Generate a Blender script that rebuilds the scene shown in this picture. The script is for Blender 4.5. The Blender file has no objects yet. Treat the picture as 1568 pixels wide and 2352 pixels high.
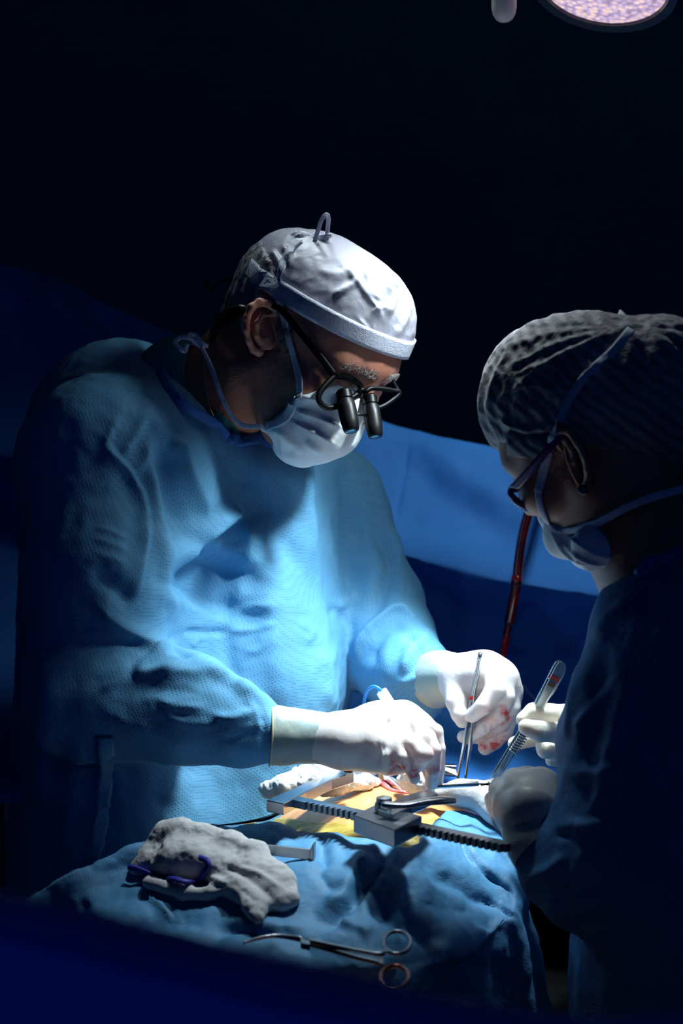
import bpy, bmesh, math, random
import numpy as np
from mathutils import Vector, Matrix
from mathutils.bvhtree import BVHTree

random.seed(7)
rng = np.random.default_rng(7)
C = bpy.context.scene.collection
sc = bpy.context.scene

# ------------------------------------------------------------------ camera
FPX = 4573.0
CAM = np.array([0.0, 0.0, 1.6])
PITCH = math.radians(5.0)
cd = bpy.data.cameras.new('camera')
cam = bpy.data.objects.new('camera', cd); C.objects.link(cam)
cam.location = CAM
cam.rotation_euler = (math.radians(90) - PITCH, 0, 0)
cd.sensor_fit = 'VERTICAL'; cd.sensor_height = 36.0
cd.lens = FPX * 36.0 / 2352.0
cd.clip_start = 0.05; cd.clip_end = 50
cd.dof.use_dof = True; cd.dof.focus_distance = 2.30; cd.dof.aperture_fstop = 4.5
sc.camera = cam

# ------------------------------------------------------------------ world, key lamp and fill lights, exposure
sc.view_settings.view_transform = 'Standard'
sc.view_settings.look = 'None'
sc.view_settings.exposure = 0.0
sc.view_settings.gamma = 1.0
sc.cycles.use_denoising = True
sc.cycles.max_bounces = 5
sc.cycles.use_adaptive_sampling = True
sc.cycles.adaptive_threshold = 0.03
sc.cycles.adaptive_min_samples = 12
sc.cycles.diffuse_bounces = 3
sc.cycles.sample_clamp_indirect = 4.0
w = bpy.data.worlds.new('room_dark'); sc.world = w; w.use_nodes = True
w.node_tree.nodes['Background'].inputs[0].default_value = (0.05, 0.22, 1.0, 1)
w.node_tree.nodes['Background'].inputs[1].default_value = 0.075

def aim(o, target):
    d = Vector(target) - o.location
    o.rotation_euler = d.to_track_quat('-Z', 'Y').to_euler()

def spot(name, loc, target, energy, deg, blend, color, radius):
    l = bpy.data.lights.new(name, 'SPOT'); l.energy = energy; l.color = color
    l.spot_size = math.radians(deg); l.spot_blend = blend; l.shadow_soft_size = radius
    o = bpy.data.objects.new(name, l); C.objects.link(o); o.location = loc; aim(o, target)
    return o
LAMP = np.array([0.33, 2.42, 2.16])
FIELD = np.array([0.03, 2.33, 1.10])
COOL = (0.80, 0.95, 1.0)
spot('key_lamp_light', (0.30, 2.38, 2.30), (0.075, 2.285, 1.14), 300, 28, 1.0, COOL, 0.11)
spot('chest_fill_light', (0.42, 2.15, 1.98), (-0.06, 2.36, 1.21), 84, 32, 1.0, COOL, 0.055)  # unseen spot added to brighten the surgeon's chest
spot('side_rim_light', (0.46, 2.34, 2.06), (-0.10, 2.40, 1.45), 9, 70, 1.0, COOL, 0.09)  # weak unseen spot added from the right for rim light
spot('screen_fill_light', (0.50, 2.50, 2.45), (0.25, 2.90, 1.45), 34, 47, 1.0, COOL, 0.06)  # unseen fill added to light the screen drape
spot('rear_fill_light', (-0.12, 2.66, 2.45), (0.18, 2.10, 1.42), 24, 46, 1.0, COOL, 0.06)  # unseen spot added for the assistant's mask and cap and the surgeon's shoulder

# ------------------------------------------------------------------ projection helpers
_ca, _sa = math.cos(PITCH), math.sin(PITCH)
def ray(px, py):
    rx = (px - 784.0) / FPX; ry = -(py - 1176.0) / FPX
    return np.array([rx, _ca + ry * _sa, -_sa + ry * _ca])
def P(px, py, y):
    d = ray(px, py); return CAM + d * (y / d[1])
def PZ(px, py, z):
    d = ray(px, py); return CAM + d * ((z - CAM[2]) / d[2])
def proj(v):
    q = v - CAM
    fw = q[:, 1] * _ca - q[:, 2] * _sa
    up = q[:, 1] * _sa + q[:, 2] * _ca
    return np.stack([784 + FPX * q[:, 0] / fw, 1176 - FPX * up / fw], 1)

# ------------------------------------------------------------------ scene-graph helpers
def thing(name, label, cat, loc=(0, 0, 0), group=None):
    o = bpy.data.objects.new(name, None); C.objects.link(o)
    o.location = Vector([float(t) for t in loc]); o.empty_display_size = 0.02
    o['label'] = label; o['category'] = cat
    if group: o['group'] = group
    return o
def tag(o, label, cat, group=None, kind=None):
    o['label'] = label; o['category'] = cat
    if group: o['group'] = group
    if kind: o['kind'] = kind
    return o
def wloc(o):
    v = Vector((0, 0, 0))
    while o is not None:
        v = v + Vector(o.location); o = o.parent
    return np.array(v)

def mesh_obj(name, V, Fc, mat, parent=None, smooth=True, origin=None):
    """V world coordinates; only translations are used on parents"""
    V = np.asarray(V, dtype=np.float64)
    if origin is None:
        if parent is not None: org = wloc(parent)
        else: org = np.array([V[:, 0].mean(), V[:, 1].mean(), V[:, 2].min()])
    else: org = np.asarray(origin, float)
    me = bpy.data.meshes.new(name)
    if isinstance(Fc, np.ndarray):
        n = len(Fc); k = Fc.shape[1]
        me.vertices.add(len(V)); me.vertices.foreach_set('co', (V - org).astype(np.float32).ravel())
        me.loops.add(n * k); me.loops.foreach_set('vertex_index', Fc.astype(np.int32).ravel())
        me.polygons.add(n)
        me.polygons.foreach_set('loop_start', np.arange(0, n * k, k, dtype=np.int32))
        me.polygons.foreach_set('loop_total', np.full(n, k, dtype=np.int32))
        me.update(calc_edges=True)
    else:
        me.from_pydata((V - org).tolist(), [], [list(map(int, f)) for f in Fc]); me.update()
    me.validate()
    me.polygons.foreach_set('use_smooth', [smooth] * len(me.polygons))
    o = bpy.data.objects.new(name, me); C.objects.link(o)
    if parent is not None:
        o.parent = parent; o.location = Vector(org - wloc(parent))
    else: o.location = Vector(org)
    if mat is not None: me.materials.append(mat)
    return o
def sharp(o, deg=35):
    try: o.data.set_sharp_from_angle(angle=math.radians(deg))
    except Exception: pass
    return o
def join_parts(parts):
    Vs, Fs, n = [], [], 0
    for V, Fc in parts:
        V = np.asarray(V); Vs.append(V)
        for f in Fc: Fs.append([int(i) + n for i in f])
        n += len(V)
    return np.concatenate(Vs), Fs
def world_verts(o):
    me = o.data; v = np.empty(len(me.vertices) * 3, np.float32); me.vertices.foreach_get('co', v)
    return v.reshape(-1, 3).astype(float) + wloc(o)
def set_world_verts(o, V):
    o.data.vertices.foreach_set('co', (V - wloc(o)).astype(np.float32).ravel()); o.data.update()
def vnormals(o):
    me = o.data; v = np.empty(len(me.vertices) * 3, np.float32); me.vertex_normals.foreach_get('vector', v)
    return v.reshape(-1, 3).astype(float)
def bvh_of(*objs):
    Vs, Fs, n = [], [], 0
    for o in objs:
        V = world_verts(o); Vs += [tuple(v) for v in V]
        for p in o.data.polygons: Fs.append([i + n for i in p.vertices])
        n += len(V)
    return BVHTree.FromPolygons(Vs, Fs)
def hit(bvh, px, py, off=0.0):
    d = Vector(ray(px, py)).normalized()
    r = bvh.ray_cast(Vector(CAM), d)
    if r[0] is None: return None
    n = r[1]
    if n.dot(d) > 0: n = -n
    return np.array(r[0] + n * off), np.array(n)

# ------------------------------------------------------------------ implicit surfaces (distance fields + surface nets)
def cone(a, b, ra, rb, k=0.01, op='+'): return ('cone', np.array(a, float), np.array(b, float), ra, rb, k, op)
def ball(c, r, k=0.01, op='+'): return ('cone', np.array(c, float), np.array(c, float) + 1e-5, r, r, k, op)
def ell(c, axes, rad, k=0.01, op='+'): return ('ell', np.array(c, float), np.array(axes, float), np.array(rad, float), 0, k, op)
def plane(o, n, k=0.0): n = np.array(n, float); return ('plane', np.array(o, float), n / np.linalg.norm(n), 0, 0, k, 'cut')
def chain(pts, rads, k=0.004, k0=None):
    out = []
    for i in range(len(pts) - 1):
        out.append(cone(pts[i], pts[i + 1], rads[i], rads[i + 1], (k0 if (i == 0 and k0) else k)))
    return out

def field(prims, h, pad=0.01):
    lo = np.full(3, 1e9); hi = -lo
    for p in prims:
        if p[6] != '+': continue
        if p[0] == 'cone':
            r = max(p[3], p[4])
            lo = np.minimum(lo, np.minimum(p[1], p[2]) - r); hi = np.maximum(hi, np.maximum(p[1], p[2]) + r)
        else:
            r = p[3].max(); lo = np.minimum(lo, p[1] - r); hi = np.maximum(hi, p[1] + r)
    lo -= pad + 3 * h; hi += pad + 3 * h
    n = np.ceil((hi - lo) / h).astype(int) + 1
    ax = [(lo[i] + h * np.arange(n[i])).astype(np.float32) for i in range(3)]
    if int(np.prod(n)) > 6e6: print('GRID', n, h)
    f = np.full(tuple(n), 0.2, np.float32)
    for p in prims:
        kind, k, op = p[0], p[5], p[6]
        if kind == 'plane' or kind == 'fn':
            sl = (slice(0, n[0]), slice(0, n[1]), slice(0, n[2]))
        else:
            if kind == 'cone':
                r = max(p[3], p[4]) + k * 1.5 + 4 * h
                a = np.minimum(p[1], p[2]) - r; b = np.maximum(p[1], p[2]) + r
            else:
                r = p[3].max() + k * 1.5 + 4 * h; a = p[1] - r; b = p[1] + r
            i0 = np.clip(((a - lo) / h).astype(int), 0, n - 1); i1 = np.clip(((b - lo) / h).astype(int) + 2, 1, n)
            sl = tuple(slice(i0[i], i1[i]) for i in range(3))
        X = ax[0][sl[0]][:, None, None]; Y = ax[1][sl[1]][None, :, None]; Z = ax[2][sl[2]][None, None, :]
        if kind == 'cone':
            a, b = p[1], p[2]; d = b - a; L = max(float(d @ d), 1e-12)
            t = ((X - a[0]) * d[0] + (Y - a[1]) * d[1] + (Z - a[2]) * d[2]) / L
            t = np.clip(t, 0, 1)
            D = np.sqrt((X - a[0] - t * d[0]) ** 2 + (Y - a[1] - t * d[1]) ** 2 + (Z - a[2] - t * d[2]) ** 2) - (p[3] + (p[4] - p[3]) * t)
        elif kind == 'ell':
            c, A, R = p[1], p[2], p[3]
            q = [((X - c[0]) * A[i][0] + (Y - c[1]) * A[i][1] + (Z - c[2]) * A[i][2]) / R[i] for i in range(3)]
            k0 = np.sqrt(q[0] ** 2 + q[1] ** 2 + q[2] ** 2)
            k1 = np.sqrt((q[0] / R[0]) ** 2 + (q[1] / R[1]) ** 2 + (q[2] / R[2]) ** 2) + 1e-6
            D = k0 * (k0 - 1) / k1
        elif kind == 'plane':
            D = (X - p[1][0]) * p[2][0] + (Y - p[1][1]) * p[2][1] + (Z - p[1][2]) * p[2][2]
        s = f[sl]
        if op == '+':
            hh = np.maximum(k - np.abs(s - D), 0) / max(k, 1e-9); s2 = np.minimum(s, D) - hh * hh * k * 0.25
        else:
            if op == '-': D = -D
            kk = max(k, 1e-9)
            hh = np.maximum(kk - np.abs(s - D), 0) / kk; s2 = np.maximum(s, D) + hh * hh * kk * 0.25
        f[sl] = s2
    return f, lo, ax

def nets(f, lo, h):
    s = f < 0
    nx, ny, nz = f.shape
    def cid(i, j, k): return (i * ny + j) * nz + k
    ids, pts, quads = [], [], []
    for a in range(3):
        sl0 = [slice(None)] * 3; sl1 = [slice(None)] * 3
        sl0[a] = slice(0, -1); sl1[a] = slice(1, None)
        cr = s[tuple(sl0)] != s[tuple(sl1)]
        I = np.argwhere(cr)
        if len(I) == 0: continue
        J = I.copy(); J[:, a] += 1
        f0 = f[I[:, 0], I[:, 1], I[:, 2]]; f1 = f[J[:, 0], J[:, 1], J[:, 2]]
        t = f0 / (f0 - f1)
        p = I.astype(float); p[:, a] += t
        b, c = (a + 1) % 3, (a + 2) % 3
        ok = (I[:, b] >= 1) & (I[:, c] >= 1)
        I = I[ok]; p = p[ok]; inside = s[I[:, 0], I[:, 1], I[:, 2]]
        cells = []
        for db, dc in ((0, 0), (-1, 0), (-1, -1), (0, -1)):
            K = I.copy(); K[:, b] += db; K[:, c] += dc
            idk = cid(K[:, 0], K[:, 1], K[:, 2]); cells.append(idk); ids.append(idk); pts.append(p)
        Q = np.stack(cells, 1)
        Q[inside] = Q[inside]
        Q[~inside] = Q[~inside][:, ::-1]
        quads.append(Q)
    ids = np.concatenate(ids); pts = np.concatenate(pts); Q = np.concatenate(quads)
    u, inv = np.unique(ids, return_inverse=True)
    inv = inv.ravel()
    cnt = np.bincount(inv)
    V = np.stack([np.bincount(inv, pts[:, i]) / cnt for i in range(3)], 1)
    Qi = np.searchsorted(u, Q)
    return lo + V * h, Qi

def smooth_mesh(V, Q, it=2, lam=0.5):
    E = np.concatenate([Q[:, [0, 1]], Q[:, [1, 2]], Q[:, [2, 3]], Q[:, [3, 0]]])
    n = len(V); deg = np.bincount(E[:, 0], minlength=n) + np.bincount(E[:, 1], minlength=n)
    deg = np.maximum(deg, 1)
    for _ in range(it):
        acc = np.zeros_like(V)
        for i in range(3):
            acc[:, i] = np.bincount(E[:, 0], V[E[:, 1], i], minlength=n) + np.bincount(E[:, 1], V[E[:, 0], i], minlength=n)
        V = V + lam * (acc / deg[:, None] - V)
    return V
def blob(prims, h, it=2):
    f, lo, ax = field(prims, h)
    V, Q = nets(f, lo, h)
    return smooth_mesh(V, Q, it), Q

# ------------------------------------------------------------------ cheap vector noise
_perm = rng.permutation(256)
_val = rng.random(256) * 2 - 1
def vnoise(p):
    i = np.floor(p).astype(int); f = p - i; f = f * f * (3 - 2 * f)
    out = 0
    for dx in (0, 1):
        for dy in (0, 1):
            for dz in (0, 1):
                hsh = _perm[(_perm[(_perm[(i[:, 0] + dx) & 255] + i[:, 1] + dy) & 255] + i[:, 2] + dz) & 255]
                wgt = (f[:, 0] if dx else 1 - f[:, 0]) * (f[:, 1] if dy else 1 - f[:, 1]) * (f[:, 2] if dz else 1 - f[:, 2])
                out = out + wgt * _val[hsh]
    return out
def fbm(p, o=4):
    a, s, t = 0, 1.0, 0
    for _ in range(o):
        a = a + s * vnoise(p); t += s; p = p * 2.03 + 11.7; s *= 0.5
    return a / t

# ------------------------------------------------------------------ fold strokes (a fold runs where the photo shows it)
def crs(pts, n=8):
    pts = np.asarray(pts, float)
    if len(pts) < 3:
        t = np.linspace(0, 1, n + 1)[:, None]; return pts[0] * (1 - t) + pts[1] * t
    Pp = np.vstack([2 * pts[0] - pts[1], pts, 2 * pts[-1] - pts[-2]])
    out = []
    for i in range(1, len(Pp) - 2):
        t = np.linspace(0, 1, n, endpoint=False)[:, None]
        a, b, c, d = Pp[i - 1], Pp[i], Pp[i + 1], Pp[i + 2]
        out.append(0.5 * ((2 * b) + (-a + c) * t + (2 * a - 5 * b + 4 * c - d) * t ** 2 + (-a + 3 * b - 3 * c + d) * t ** 3))
    out.append(pts[-1:]); return np.vstack(out)
def stroke_weight(uv, pts, w, side=0.0, taper=0.25, sharpness=0.25):
    pl = crs(pts, 6)
    best = np.full(len(uv), 1e9); sg = np.zeros(len(uv)); tt = np.zeros(len(uv))
    seg = np.diff(pl, axis=0); L = np.hypot(seg[:, 0], seg[:, 1]); cum = np.concatenate([[0], np.cumsum(L)]); tot = cum[-1]
    lo = pl.min(0) - 4 * w; hi = pl.max(0) + 4 * w
    m = np.where((uv[:, 0] > lo[0]) & (uv[:, 0] < hi[0]) & (uv[:, 1] > lo[1]) & (uv[:, 1] < hi[1]))[0]
    out = np.zeros(len(uv))
    if len(m) == 0: return out
    q = uv[m]; b = np.full(len(m), 1e9); s = np.zeros(len(m)); t_ = np.zeros(len(m))
    for i in range(len(seg)):
        a = pl[i]; d = seg[i]; l2 = max(L[i] ** 2, 1e-9)
        t = np.clip(((q - a) @ d) / l2, 0, 1); r = q - a - t[:, None] * d
        dd = np.hypot(r[:, 0], r[:, 1]); cr = d[0] * r[:, 1] - d[1] * r[:, 0]
        u = dd < b
        b[u] = dd[u]; s[u] = np.sign(cr[u]); t_[u] = (cum[i] + t[u] * L[i]) / tot
    if side == 0: wt = np.exp(-(b / w) ** 2)
    else:
        soft = s * side > 0
        wt = np.where(soft, np.exp(-(b / w) ** 1.3), np.exp(-(b / (w * sharpness)) ** 1.5))
    if taper > 0:
        e = np.clip(np.minimum(t_, 1 - t_) / taper, 0, 1); e = e * e * (3 - 2 * e)
        # vertices beyond the ends
        wt = wt * (0.08 + 0.92 * e) * np.where((t_ <= 0.001) | (t_ >= 0.999), np.exp(-(b / (w * .5)) ** 2), 1)
    out[m] = wt
    return out
def sculpt(o, strokes, front=True, along=None):
    V = world_verts(o); N = vnormals(o); uv = proj(V)
    view = (V - CAM); view /= np.linalg.norm(view, axis=1)[:, None]
    fac = np.clip(-(N * view).sum(1) * 2.5, 0, 1) if front else np.ones(len(V))
    D = N if along is None else np.tile(np.array(along, float), (len(V), 1))
    disp = np.zeros(len(V))
    for s in strokes:
        pts, wd, amp = s[0], s[1], s[2]
        side = s[3] if len(s) > 3 else 0
        sh = s[4] if len(s) > 4 else 0.25
        disp += stroke_weight(uv, pts, wd, side, sharpness=sh) * amp
    set_world_verts(o, V + D * (disp * fac)[:, None])
def roughen(o, amp, scale, octaves=3, ridged=False, stretch=(1, 1, 1), mask=None):
    V = world_verts(o); N = vnormals(o)
    n = fbm(V * scale * np.array(stretch) + 31.3, octaves)
    if ridged: n = 0.5 - np.abs(n) * 2
    if mask is not None: n = n * mask(V)
    set_world_verts(o, V + N * (n * amp)[:, None])

# ------------------------------------------------------------------ swept shapes
def frames(pl, hint=None):
    T = np.gradient(pl, axis=0); T /= np.linalg.norm(T, axis=1)[:, None] + 1e-12
    Ns = []
    n = np.array([0, 0, 1.0]) if abs(T[0][2]) < 0.9 else np.array([1.0, 0, 0])
    for i in range(len(pl)):
        if hint is not None: n = np.array(hint[i] if np.ndim(hint) == 2 else hint, float)
        n = n - T[i] * (n @ T[i]); n = n / (np.linalg.norm(n) + 1e-12); Ns.append(n)
    Ns = np.array(Ns); B = np.cross(T, Ns)
    return T, Ns, B
def tube(pl, r, seg=12, flat=1.0, hint=None, caps=True, power=2.0, smoothn=0):
    """r radius (number or list); flat scales the normal direction; power>2 squares the section"""
    pl = np.asarray(pl, float)
    r = np.array([r] * len(pl) if np.ndim(r) == 0 else r, float)
    if smoothn:
        full = crs(np.column_stack([pl, r]), smoothn)
        if hint is not None and np.ndim(hint) == 2: hint = crs(np.asarray(hint, float), smoothn)
        pl, r = full[:, :3], full[:, 3]
    T, N, B = frames(pl, hint)
    a = np.arange(seg) * 2 * math.pi / seg + math.pi / seg
    ca, sa = np.cos(a), np.sin(a)
    if power != 2.0:
        ca = np.sign(ca) * np.abs(ca) ** (2 / power); sa = np.sign(sa) * np.abs(sa) ** (2 / power)
    V = pl[:, None, :] + r[:, None, None] * (B[:, None, :] * ca[None, :, None] + N[:, None, :] * sa[None, :, None] * flat)
    n = len(pl); V = V.reshape(-1, 3)
    Fc = []
    for i in range(n - 1):
        for j in range(seg):
            k = (j + 1) % seg
            Fc.append((i * seg + j, i * seg + k, (i + 1) * seg + k, (i + 1) * seg + j))
    if caps:
        Fc.append(tuple(range(seg - 1, -1, -1))); Fc.append(tuple((n - 1) * seg + j for j in range(seg)))
    return V, Fc
def ribbon(pl, width, thick=0.0008, hint=None, smoothn=4):
    return tube(pl, width / 2 if np.ndim(width) == 0 else [x / 2 for x in width], 8, thick / (width if np.ndim(width) == 0 else max(width)) * 1.4, hint, smoothn=smoothn, power=4)
def prism(poly, zvec, bevel=0.0):
    """poly: (n,3) planar outline, extruded by zvec"""
    poly = np.asarray(poly, float); n = len(poly); zvec = np.asarray(zvec, float)
    if bevel > 0:
        c = poly.mean(0)
        e = np.roll(poly, -1, 0) - poly; up = zvec / np.linalg.norm(zvec)
        ein = e / (np.linalg.norm(e, axis=1)[:, None] + 1e-12); nin = np.cross(up, ein)
        if ((nin[0]) @ (c - poly[0])) < 0: nin = -nin
        off = nin + np.roll(nin, 1, 0); off /= (np.linalg.norm(off, axis=1)[:, None] + 1e-12)
        ins = poly + off * bevel
        rings = [ins, poly + up * bevel, poly + zvec - up * bevel, ins + zvec]
    else: rings = [poly, poly + zvec]
    V = np.vstack(rings); Fc = [tuple(range(n - 1, -1, -1))]
    for r in range(len(rings) - 1):
        for i in range(n):
            j = (i + 1) % n; Fc.append((r * n + i, r * n + j, (r + 1) * n + j, (r + 1) * n + i))
    Fc.append(tuple(range((len(rings) - 1) * n, len(rings) * n)))
    return V, Fc
def lathe(prof, origin, axis, seg=32):
    """prof: list of (r, h) along axis"""
    axis = np.array(axis, float); axis /= np.linalg.norm(axis)
    u = np.cross(axis, [0, 0, 1.0] if abs(axis[2]) < 0.9 else [1.0, 0, 0]); u /= np.linalg.norm(u); v = np.cross(axis, u)
    V, Fc = [], []
    for (r, hh) in prof:
        for j in range(seg):
            a = 2 * math.pi * j / seg
            V.append(np.array(origin) + axis * hh + (u * math.cos(a) + v * math.sin(a)) * r)
    for i in range(len(prof) - 1):
        for j in range(seg):
            k = (j + 1) % seg; Fc.append((i * seg + j, i * seg + k, (i + 1) * seg + k, (i + 1) * seg + j))
    Fc.append(tuple(range(seg - 1, -1, -1))); Fc.append(tuple((len(prof) - 1) * seg + j for j in range(seg)))
    return np.array(V), Fc
def solidify(o, t, offset=-1):
    m = o.modifiers.new('thickness', 'SOLIDIFY'); m.thickness = t; m.offset = offset; return o
def subdiv(o, n=1):
    m = o.modifiers.new('subdivision', 'SUBSURF'); m.levels = n; m.render_levels = n; return o
def cloth_net(ctrl, M, N):
    """ctrl (m,n,3) -> smooth grid of M x N"""
    ctrl = np.asarray(ctrl, float)
    def res(A, K):  # along axis 0
        m = A.shape[0]; t = np.linspace(0, m - 1, K); i = np.minimum(t.astype(int), m - 2); f = (t - i)
        f = f.reshape((-1,) + (1,) * (A.ndim - 1))
        Ap = np.concatenate([2 * A[:1] - A[1:2], A, 2 * A[-1:] - A[-2:-1]])
        a, b, c, d = Ap[i], Ap[i + 1], Ap[i + 2], Ap[i + 3]
        return 0.5 * ((2 * b) + (-a + c) * f + (2 * a - 5 * b + 4 * c - d) * f ** 2 + (-a + 3 * b - 3 * c + d) * f ** 3)
    A = res(ctrl, M); A = np.swapaxes(res(np.swapaxes(A, 0, 1), N), 0, 1)
    V = A.reshape(-1, 3)
    i, j = np.meshgrid(np.arange(M - 1), np.arange(N - 1), indexing='ij')
    a = (i * N + j).ravel()
    Q = np.stack([a, a + 1, a + N + 1, a + N], 1)
    return V, Q

# ------------------------------------------------------------------ materials
def new_mat(name):
    m = bpy.data.materials.new(name); m.use_nodes = True
    nt = m.node_tree; b = nt.nodes['Principled BSDF']
    return m, nt, b
def ramp(nt, fac, stops):
    r = nt.nodes.new('ShaderNodeValToRGB'); e = r.color_ramp.elements
    while len(e) < len(stops): e.new(0.5)
    for i, (p, c) in enumerate(stops): e[i].position = p; e[i].color = (*c, 1) if len(c) == 3 else c
    nt.links.new(fac, r.inputs[0]); return r.outputs[0]
def noise(nt, scale, detail=3, rough=0.5, vec=None, dist=0):
    n = nt.nodes.new('ShaderNodeTexNoise'); n.inputs['Scale'].default_value = scale
    n.inputs['Detail'].default_value = detail; n.inputs['Roughness'].default_value = rough; n.inputs['Distortion'].default_value = dist
    if vec is not None: nt.links.new(vec, n.inputs['Vector'])
    return n.outputs['Fac']
def objvec(nt, scale=(1, 1, 1), rot=(0, 0, 0)):
    t = nt.nodes.new('ShaderNodeTexCoord'); m = nt.nodes.new('ShaderNodeMapping')
    m.inputs['Scale'].default_value = scale; m.inputs['Rotation'].default_value = rot
    nt.links.new(t.outputs['Object'], m.inputs['Vector']); return m.outputs[0]
def bump(nt, b, hgt, strength, dist=0.001, prev=None):
    n = nt.nodes.new('ShaderNodeBump'); n.inputs['Strength'].default_value = strength; n.inputs['Distance'].default_value = dist
    nt.links.new(hgt, n.inputs['Height'])
    if prev is not None: nt.links.new(prev, n.inputs['Normal'])
    nt.links.new(n.outputs[0], b.inputs['Normal']); return n.outputs[0]
def simple(name, col, rough=0.5, metal=0.0, spec=0.5, coat=0.0):
    m, nt, b = new_mat(name)
    b.inputs['Base Color'].default_value = (*col, 1); b.inputs['Roughness'].default_value = rough
    b.inputs['Metallic'].default_value = metal; b.inputs['Specular IOR Level'].default_value = spec
    b.inputs['Coat Weight'].default_value = coat
    # faint surface variation so no surface is perfectly uniform
    v = objvec(nt); n = noise(nt, 60, 4, 0.6, v); bump(nt, b, n, 0.08, 0.0006)
    return m
def fabric(name, col, col2=None, weave=True, wscale=330, crumple=0.0, rough=0.75, cr_scale=14, sheen=0.0, dots=0.35, darkdots=0.25):
    """non-woven fabric with embossed dots and crinkles"""
    m, nt, b = new_mat(name)
    v = objvec(nt)
    col2 = col2 or tuple(c * 0.82 for c in col)
    n = noise(nt, 9, 3, 0.5, v)
    base = ramp(nt, n, [(0.3, col2), (0.7, col)])
    b.inputs['Roughness'].default_value = rough; b.inputs['Specular IOR Level'].default_value = 0.35
    b.inputs['Sheen Weight'].default_value = sheen
    prev = None
    if crumple > 0:
        vo = nt.nodes.new('ShaderNodeTexVoronoi'); vo.feature = 'SMOOTH_F1'; vo.inputs['Scale'].default_value = cr_scale
        vo.inputs['Smoothness'].default_value = 0.35
        wn = nt.nodes.new('ShaderNodeTexNoise'); wn.inputs['Scale'].default_value = cr_scale * 0.7; wn.inputs['Detail'].default_value = 2
        nt.links.new(v, wn.inputs['Vector'])
        mx = nt.nodes.new('ShaderNodeMix'); mx.data_type = 'VECTOR'; mx.inputs['Factor'].default_value = 0.12
        nt.links.new(v, mx.inputs[4]); nt.links.new(wn.outputs['Color'], mx.inputs[5])
        nt.links.new(mx.outputs[1], vo.inputs['Vector'])
        prev = bump(nt, b, vo.outputs['Distance'], 1.0, crumple)
        n2 = noise(nt, cr_scale * 3.1, 3, 0.55, v, 1.2)
        prev = bump(nt, b, n2, 1.0, crumple * 0.45, prev)
    if weave:
        v2 = objvec(nt, (1, 1, 1), (0.5, 0.35, 0.8))
        w1 = nt.nodes.new('ShaderNodeTexVoronoi'); w1.inputs['Scale'].default_value = wscale; w1.inputs['Randomness'].default_value = 0.12
        nt.links.new(v2, w1.inputs['Vector'])
        d = ramp(nt, w1.outputs['Distance'], [(0.12, (0, 0, 0)), (0.42, (1, 1, 1))])
        prev = bump(nt, b, d, dots, 0.0008, prev)
        mm = nt.nodes.new('ShaderNodeMix'); mm.data_type = 'RGBA'; mm.blend_type = 'MULTIPLY'; mm.inputs['Factor'].default_value = darkdots
        nt.links.new(base, mm.inputs[6]); nt.links.new(d, mm.inputs[7]); base = mm.outputs[2]
    nt.links.new(base, b.inputs['Base Color'])
    return m

M = {}
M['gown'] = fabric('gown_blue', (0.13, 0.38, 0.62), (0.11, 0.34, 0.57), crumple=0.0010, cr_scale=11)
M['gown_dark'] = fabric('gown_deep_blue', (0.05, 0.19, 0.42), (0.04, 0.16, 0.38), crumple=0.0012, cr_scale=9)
M['band'] = fabric('binding_blue', (0.035, 0.16, 0.50), crumple=0.0004, cr_scale=60, darkdots=0.1)
M['scrub'] = fabric('scrub_green', (0.04, 0.36, 0.31), crumple=0.0006, cr_scale=20, wscale=700)
M['drape'] = fabric('drape_blue', (0.028, 0.20, 0.60), (0.022, 0.17, 0.54), crumple=0.0010, cr_scale=7, wscale=420, darkdots=0.12)
M['drape_near'] = fabric('drape_patient_blue', (0.075, 0.24, 0.43), (0.065, 0.21, 0.39), crumple=0.0022, cr_scale=16, wscale=600, darkdots=0.05, rough=0.6)
M['drape_deep'] = fabric('drape_deep_blue', (0.014, 0.20, 1.0), crumple=0.0, weave=False)
M['capcloth'] = fabric('cap_white', (0.43, 0.43, 0.49), (0.36, 0.34, 0.41), crumple=0.0007, cr_scale=24, wscale=800, rough=0.42, darkdots=0.05, dots=0.15)
M['tie'] = fabric('tie_white', (0.66, 0.68, 0.80), crumple=0.0003, cr_scale=80, wscale=600, darkdots=0.25)
M['mask'] = fabric('mask_white', (0.84, 0.88, 0.90), (0.80, 0.85, 0.88), crumple=0.0008, cr_scale=22, wscale=700, rough=0.8, darkdots=0.06, dots=0.15)
M['gauze'] = fabric('gauze_white', (0.74, 0.73, 0.72), (0.66, 0.66, 0.66), crumple=0.0012, cr_scale=45, wscale=700, rough=0.95, darkdots=0.15)
M['gauze_dim'] = fabric('gauze_dimmed', (0.52, 0.51, 0.52), (0.46, 0.45, 0.46), crumple=0.0010, cr_scale=40, wscale=700, rough=0.95, darkdots=0.15)  # gauze colour darkened to stand in for the lower light there
M['steel'] = simple('steel', (0.50, 0.52, 0.55), 0.26, 1.0)
M['steel_dark'] = simple('steel_brushed', (0.33, 0.36, 0.40), 0.34, 1.0)
M['black'] = simple('black_plastic', (0.002, 0.002, 0.003), 0.4, 0.0, 0.22)
M['red'] = simple('red_tape', (0.55, 0.02, 0.02), 0.5)
M['redbrown'] = simple('brown_tape', (0.12, 0.025, 0.01), 0.5)
M['white_plastic'] = simple('white_plastic', (0.85, 0.87, 0.90), 0.35)
M['blue_cable'] = simple('blue_cable', (0.02, 0.25, 0.75), 0.3)
M['navy'] = simple('navy_loop', (0.015, 0.02, 0.28), 0.6)
M['purple'] = simple('purple_plastic', (0.05, 0.01, 0.14), 0.22)
M['lamp_body'] = simple('lamp_body', (0.03, 0.035, 0.045), 0.3)
M['lamp_handle'] = simple('lamp_handle', (0.90, 0.86, 0.80), 0.4)
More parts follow.
